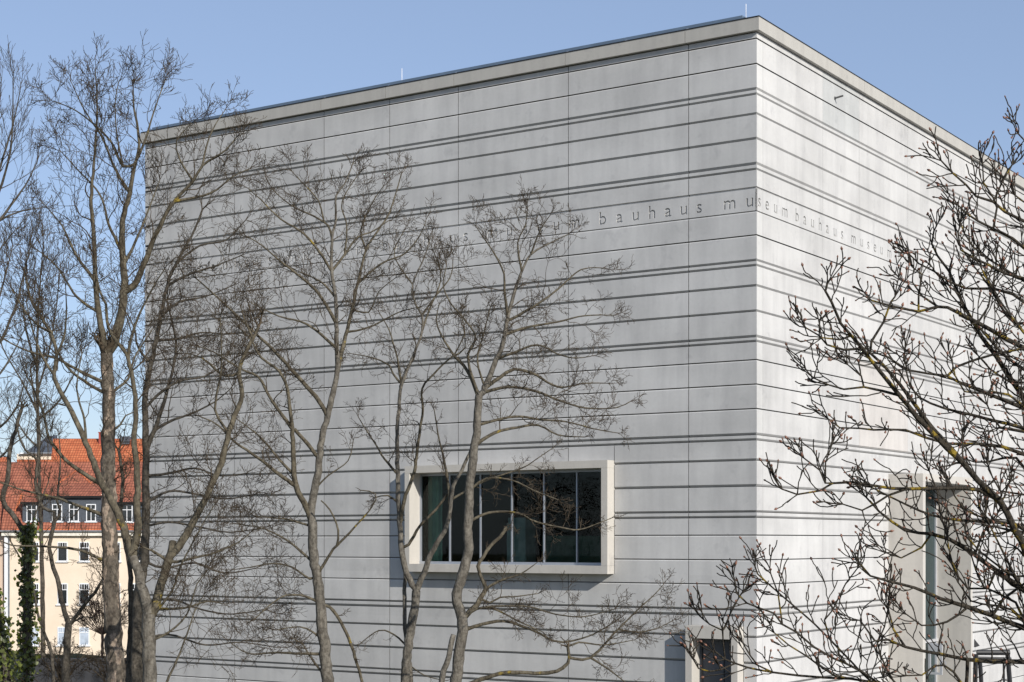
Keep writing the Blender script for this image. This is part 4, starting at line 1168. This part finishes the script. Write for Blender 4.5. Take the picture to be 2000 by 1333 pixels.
# reddish shrub in front of the yellow house
sh = [([(199, 1345), (199, 1300), (200, 1262), (200, 1240)], 3.4, 2.8, dict(bare=True))]
for i in range(17):
    a = R(-62+124*i/16); rr = 88 if abs(a) < .6 else 70
    sh.append(([(200, 1240), (200+.45*rr*math.sin(a), 1240-.42*rr*math.cos(a)), (200+.9*rr*math.sin(a), 1240-rr*math.cos(a)*.95)], 1.2, .5, dict(sp=.7)))
make_tree('bare_shrub', 'reddish brown bare shrub on a thin stem in front of the cream house', 92, sh, M['twig_red'], M['twig_red'],
          twig_len=.9, spacing=.3, seed=113, rmin=.007, cat='shrub', seg=.16, levels=2, wig=.12, trop=.05, ang=(14, 32), depth=.8)

# low tangled shrubs in front of the dark wall
for i, (cx, top, hw, Zs, lab) in enumerate(((120, 1262, 55, 70, 'low tangled bare shrub in front of the dark garden wall, left one'), (215, 1278, 45, 70, 'low tangled bare shrub beside the forked trunk, right one'))):
    lb = [([(cx, 1360), (cx, 1345)], 2.5, 2.2, dict(bare=True))]
    rr = random.Random(130+i)
    for j in range(11):
        a = -1.2+2.4*j/10; x1 = cx+hw*math.sin(a); y1 = top+ (1-math.cos(a))*40
        lb.append(([(cx, 1345), (cx+(x1-cx)*.45+rr.uniform(-8, 8), (1345+y1)/2-6), (x1, y1)], 1.7, .8))
    make_tree('bare_shrub', lab, Zs, lb, M['twig'], M['twig'], twig_len=.9, spacing=.4, seed=140+i, rmin=.007, cat='shrub', levels=2, wig=.4, trop=-.02, group='low bare shrubs by the garden wall')

# near tree with buds at the right
near = [
 ([(2330, 3064), (2300, 2300), (2240, 1800), (2200, 1600), (2160, 1350), (2135, 1100), (2115, 850), (2100, 600), (2080, 420), (2060, 330)], 46, 8, dict(bare=True)),
 ([(2200, 1600), (2120, 1330), (2030, 1130), (1985, 1040), (1967, 1000), (1952, 978), (1910, 939), (1880, 903), (1850, 876), (1811, 837), (1775, 795), (1739, 750), (1700, 702), (1685, 681), (1663, 656), (1642, 632), (1624, 590), (1612, 569), (1616, 553)], 12, 1.7, dict(start=.35)),
 ([(1880, 906), (1856, 876), (1822, 838), (1788, 793), (1758, 752), (1724, 712), (1700, 690), (1702, 668), (1726, 630), (1740, 590), (1748, 580)], 5.2, 1.4),
 ([(2110, 960), (2060, 880), (2000, 780), (1970, 735), (1946, 696), (1916, 657), (1895, 620), (1869, 567), (1854, 530), (1831, 500), (1820, 477), (1824, 452)], 8, 1.5),
 ([(2105, 800), (2060, 720), (2000, 680), (1962, 661), (1910, 631), (1850, 601), (1831, 599), (1794, 609), (1752, 601), (1702, 587)], 7, 1.4),
 ([(1831, 599), (1801, 579), (1782, 552), (1762, 549)], 2.4, 1.1),
 ([(1794, 605), (1794, 575), (1801, 537), (1783, 523)], 2.2, 1.1),
 ([(1910, 631), (1930, 600), (1938, 560), (1945, 520)], 2.2, 1.1),
 ([(2095, 620), (2050, 570), (2000, 545), (1962, 534), (1932, 519), (1902, 504), (1876, 489), (1871, 455)], 5, 1.3),
 ([(2098, 680), (2060, 610), (2000, 590), (1977, 575), (1940, 564), (1887, 564), (1857, 552), (1824, 530), (1794, 515), (1775, 496)], 4.2, 1.2),
 ([(2090, 560), (2050, 520), (2000, 485), (1977, 466), (1940, 447), (1910, 432), (1887, 417), (1871, 401)], 5, 1.3),
 ([(1947, 450), (1947, 406), (1940, 387), (1921, 357), (1919, 320)], 2.4, 1.1),
 ([(2085, 500), (2050, 460), (2000, 432), (1962, 414), (1940, 395), (1906, 384), (1887, 361), (1861, 339), (1838, 314)], 4.2, 1.2),
 ([(1940, 395), (1955, 361), (1976, 324)], 2.2, 1.1),
 ([(2070, 400), (2030, 330), (2008, 290), (2000, 274), (1989, 262)], 2.4, 1.2, dict(tl=.4)),
 ([(2075, 440), (2030, 410), (2000, 395), (1980, 380)], 3, 1.2),
 ([(2108, 900), (2060, 830), (2000, 798), (1955, 780), (1910, 762), (1874, 747), (1850, 735), (1808, 729), (1772, 723), (1736, 699), (1714, 691)], 5.5, 1.3),
 ([(1772, 723), (1766, 700), (1768, 682)], 2, 1.1),
 ([(1847, 732), (1868, 717), (1898, 705), (1940, 693), (2000, 681)], 3.4, 2, dict(sp=1.6)),
 ([(2112, 950), (2060, 870), (2000, 837), (1940, 822), (1895, 810), (1844, 798), (1796, 777), (1778, 756), (1769, 722)], 5.4, 1.3),
 ([(2120, 1010), (2060, 920), (2000, 888), (1958, 873), (1910, 867), (1850, 867), (1808, 855), (1769, 840), (1706, 840), (1679, 837), (1640, 836), (1617, 818)], 5, 1.2),
 ([(1744, 772), (1687, 756), (1648, 761), (1618, 752), (1590, 739)], 2.6, 1.1),
 ([(1687, 690), (1648, 684), (1615, 674), (1600, 656), (1573, 640)], 2.6, 1.1),
 ([(1663, 656), (1640, 664), (1605, 660)], 2, 1.1),
 ([(1687, 756), (1682, 735), (1655, 712)], 1.8, 1.1),
 ([(1952, 990), (1910, 957), (1850, 954), (1805, 955), (1739, 954), (1700, 948), (1664, 942), (1626, 944), (1601, 959), (1557, 966), (1528, 956)], 4.4, 1.2),
 ([(1612, 944), (1601, 919), (1570, 895)], 1.9, 1.1), ([(1618, 940), (1612, 904), (1625, 868)], 1.9, 1.1),
 ([(1770, 956), (1735, 968), (1684, 997), (1646, 985)], 2.6, 1.1),
 ([(2125, 1180), (2060, 1080), (2000, 1035), (1979, 1023), (1938, 1019), (1870, 1016), (1819, 1006), (1768, 985), (1702, 952)], 5.4, 1.3),
 ([(2130, 1250), (2060, 1190), (2000, 1152), (1945, 1114), (1904, 1084), (1853, 1053), (1819, 1043), (1768, 1036), (1717, 999), (1692, 972)], 8.5, 1.5),
 ([(2150, 1330), (2070, 1260), (2000, 1227), (1938, 1203), (1890, 1186), (1836, 1169), (1785, 1148), (1734, 1135), (1700, 1125), (1682, 1104)], 8, 1.5),
 ([(2160, 1380), (2070, 1310), (2000, 1293), (1938, 1293), (1890, 1288), (1836, 1278), (1768, 1264), (1734, 1250), (1709, 1252), (1680, 1212), (1664, 1212)], 7, 1.3),
 ([(1768, 1264), (1745, 1230), (1735, 1190), (1737, 1152)], 3, 1.2),
 ([(1890, 1186), (1850, 1215), (1800, 1222), (1770, 1200)], 2.6, 1.1),
 ([(1945, 1114), (1930, 1150), (1890, 1150), (1860, 1100), (1850, 1050)], 2.6, 1.1),
 ([(1938, 1203), (1960, 1170), (2000, 1140), (2030, 1100)], 3.2, 1.6),
 ([(1904, 1084), (1920, 1040), (1950, 1000), (1965, 960)], 2.4, 1.1),
 ([(1819, 1043), (1800, 1070), (1760, 1090), (1730, 1080)], 2.2, 1.1),
 ([(1853, 1053), (1838, 1010), (1830, 960), (1815, 920)], 2.2, 1.1),
 ([(1880, 1420), (1840, 1375), (1760, 1345), (1660, 1326), (1610, 1324), (1560, 1320), (1510, 1314), (1460, 1304), (1436, 1296), (1416, 1288), (1398, 1274)], 6, 1.5),
 ([(1430, 1296), (1408, 1308), (1386, 1312), (1364, 1306), (1354, 1288)], 2.4, 1.1),
 ([(1418, 1288), (1412, 1250), (1412, 1232), (1426, 1200), (1443, 1168)], 2.4, 1.1),
 ([(1412, 1240), (1386, 1220), (1374, 1210)], 1.9, 1.1),
 ([(1860, 1410), (1760, 1365), (1680, 1310), (1628, 1286), (1590, 1264), (1554, 1234), (1528, 1220), (1512, 1198), (1484, 1188), (1458, 1178), (1438, 1158), (1437, 1144)], 6, 1.4),
 ([(1850, 1400), (1740, 1352), (1700, 1330), (1660, 1290), (1620, 1248), (1590, 1218), (1560, 1192), (1530, 1166), (1500, 1140), (1480, 1122), (1475, 1108)], 5.2, 1.3),
 ([(1610, 1240), (1610, 1212), (1626, 1192), (1640, 1164), (1652, 1140), (1675, 1110)], 3, 1.1),
 ([(1660, 1330), (1630, 1320), (1600, 1300), (1576, 1282), (1540, 1260), (1512, 1236)], 3.2, 1.1),
 ([(1780, 1365), (1745, 1330), (1720, 1280), (1714, 1256), (1728, 1224), (1734, 1190)], 3.4, 1.1),
 ([(1528, 1220), (1524, 1190), (1520, 1160), (1505, 1120)], 2.2, 1.1),
 ([(1900, 1400), (1882, 1340), (1862, 1313), (1843, 1300), (1825, 1301), (1800, 1319), (1770, 1320)], 4.5, 1.3),
 ([(1510, 1314), (1480, 1300), (1465, 1280), (1450, 1255)], 2, 1.1),
]
rx = random.Random(77)
for y in list(range(620, 1330, 48)):
    x0 = 2112+rx.uniform(-10, 25); x1 = rx.uniform(1850, 1930); y1 = y + rx.uniform(-190, -60)
    y0 = min(1300, y+60)
    near.append(([(x0, y0), (2040+rx.uniform(-20, 20), y+rx.uniform(-40, 20)), ((x0+x1)/2-20, (y+y1)/2+rx.uniform(-30, 30)), (x1+25, y1+rx.uniform(0, 40)), (x1, y1-25)], rx.uniform(3.2, 5.5), 1.2))
near = [near[0]] + [(l[0], l[1]*1.04, l[2]*1.2, *l[3:]) for l in near[1:]]
near = [near[0][:3] + (near[0][3],)] + [(*l[:3], dict({'slope': None}, **(l[3] if len(l) > 3 else {}))) for l in near[1:]]
for l in near[1:]:
    if l[3]['slope'] is None: del l[3]['slope']
make_tree('budding_tree', 'near tree reaching in from the right with lichened branches and red brown buds', 13, near, M['bark_near'], M['twig_near'],
          twig_len=.36, spacing=.115, seed=151, rmin=.0050, wig=.20, trop=.12, seg=.05, levels=1, nch=(2,), depth=.32, bud=.0088, tip_len=.20, start=.16, ang=(25, 55), fork=(0, 1, 1))
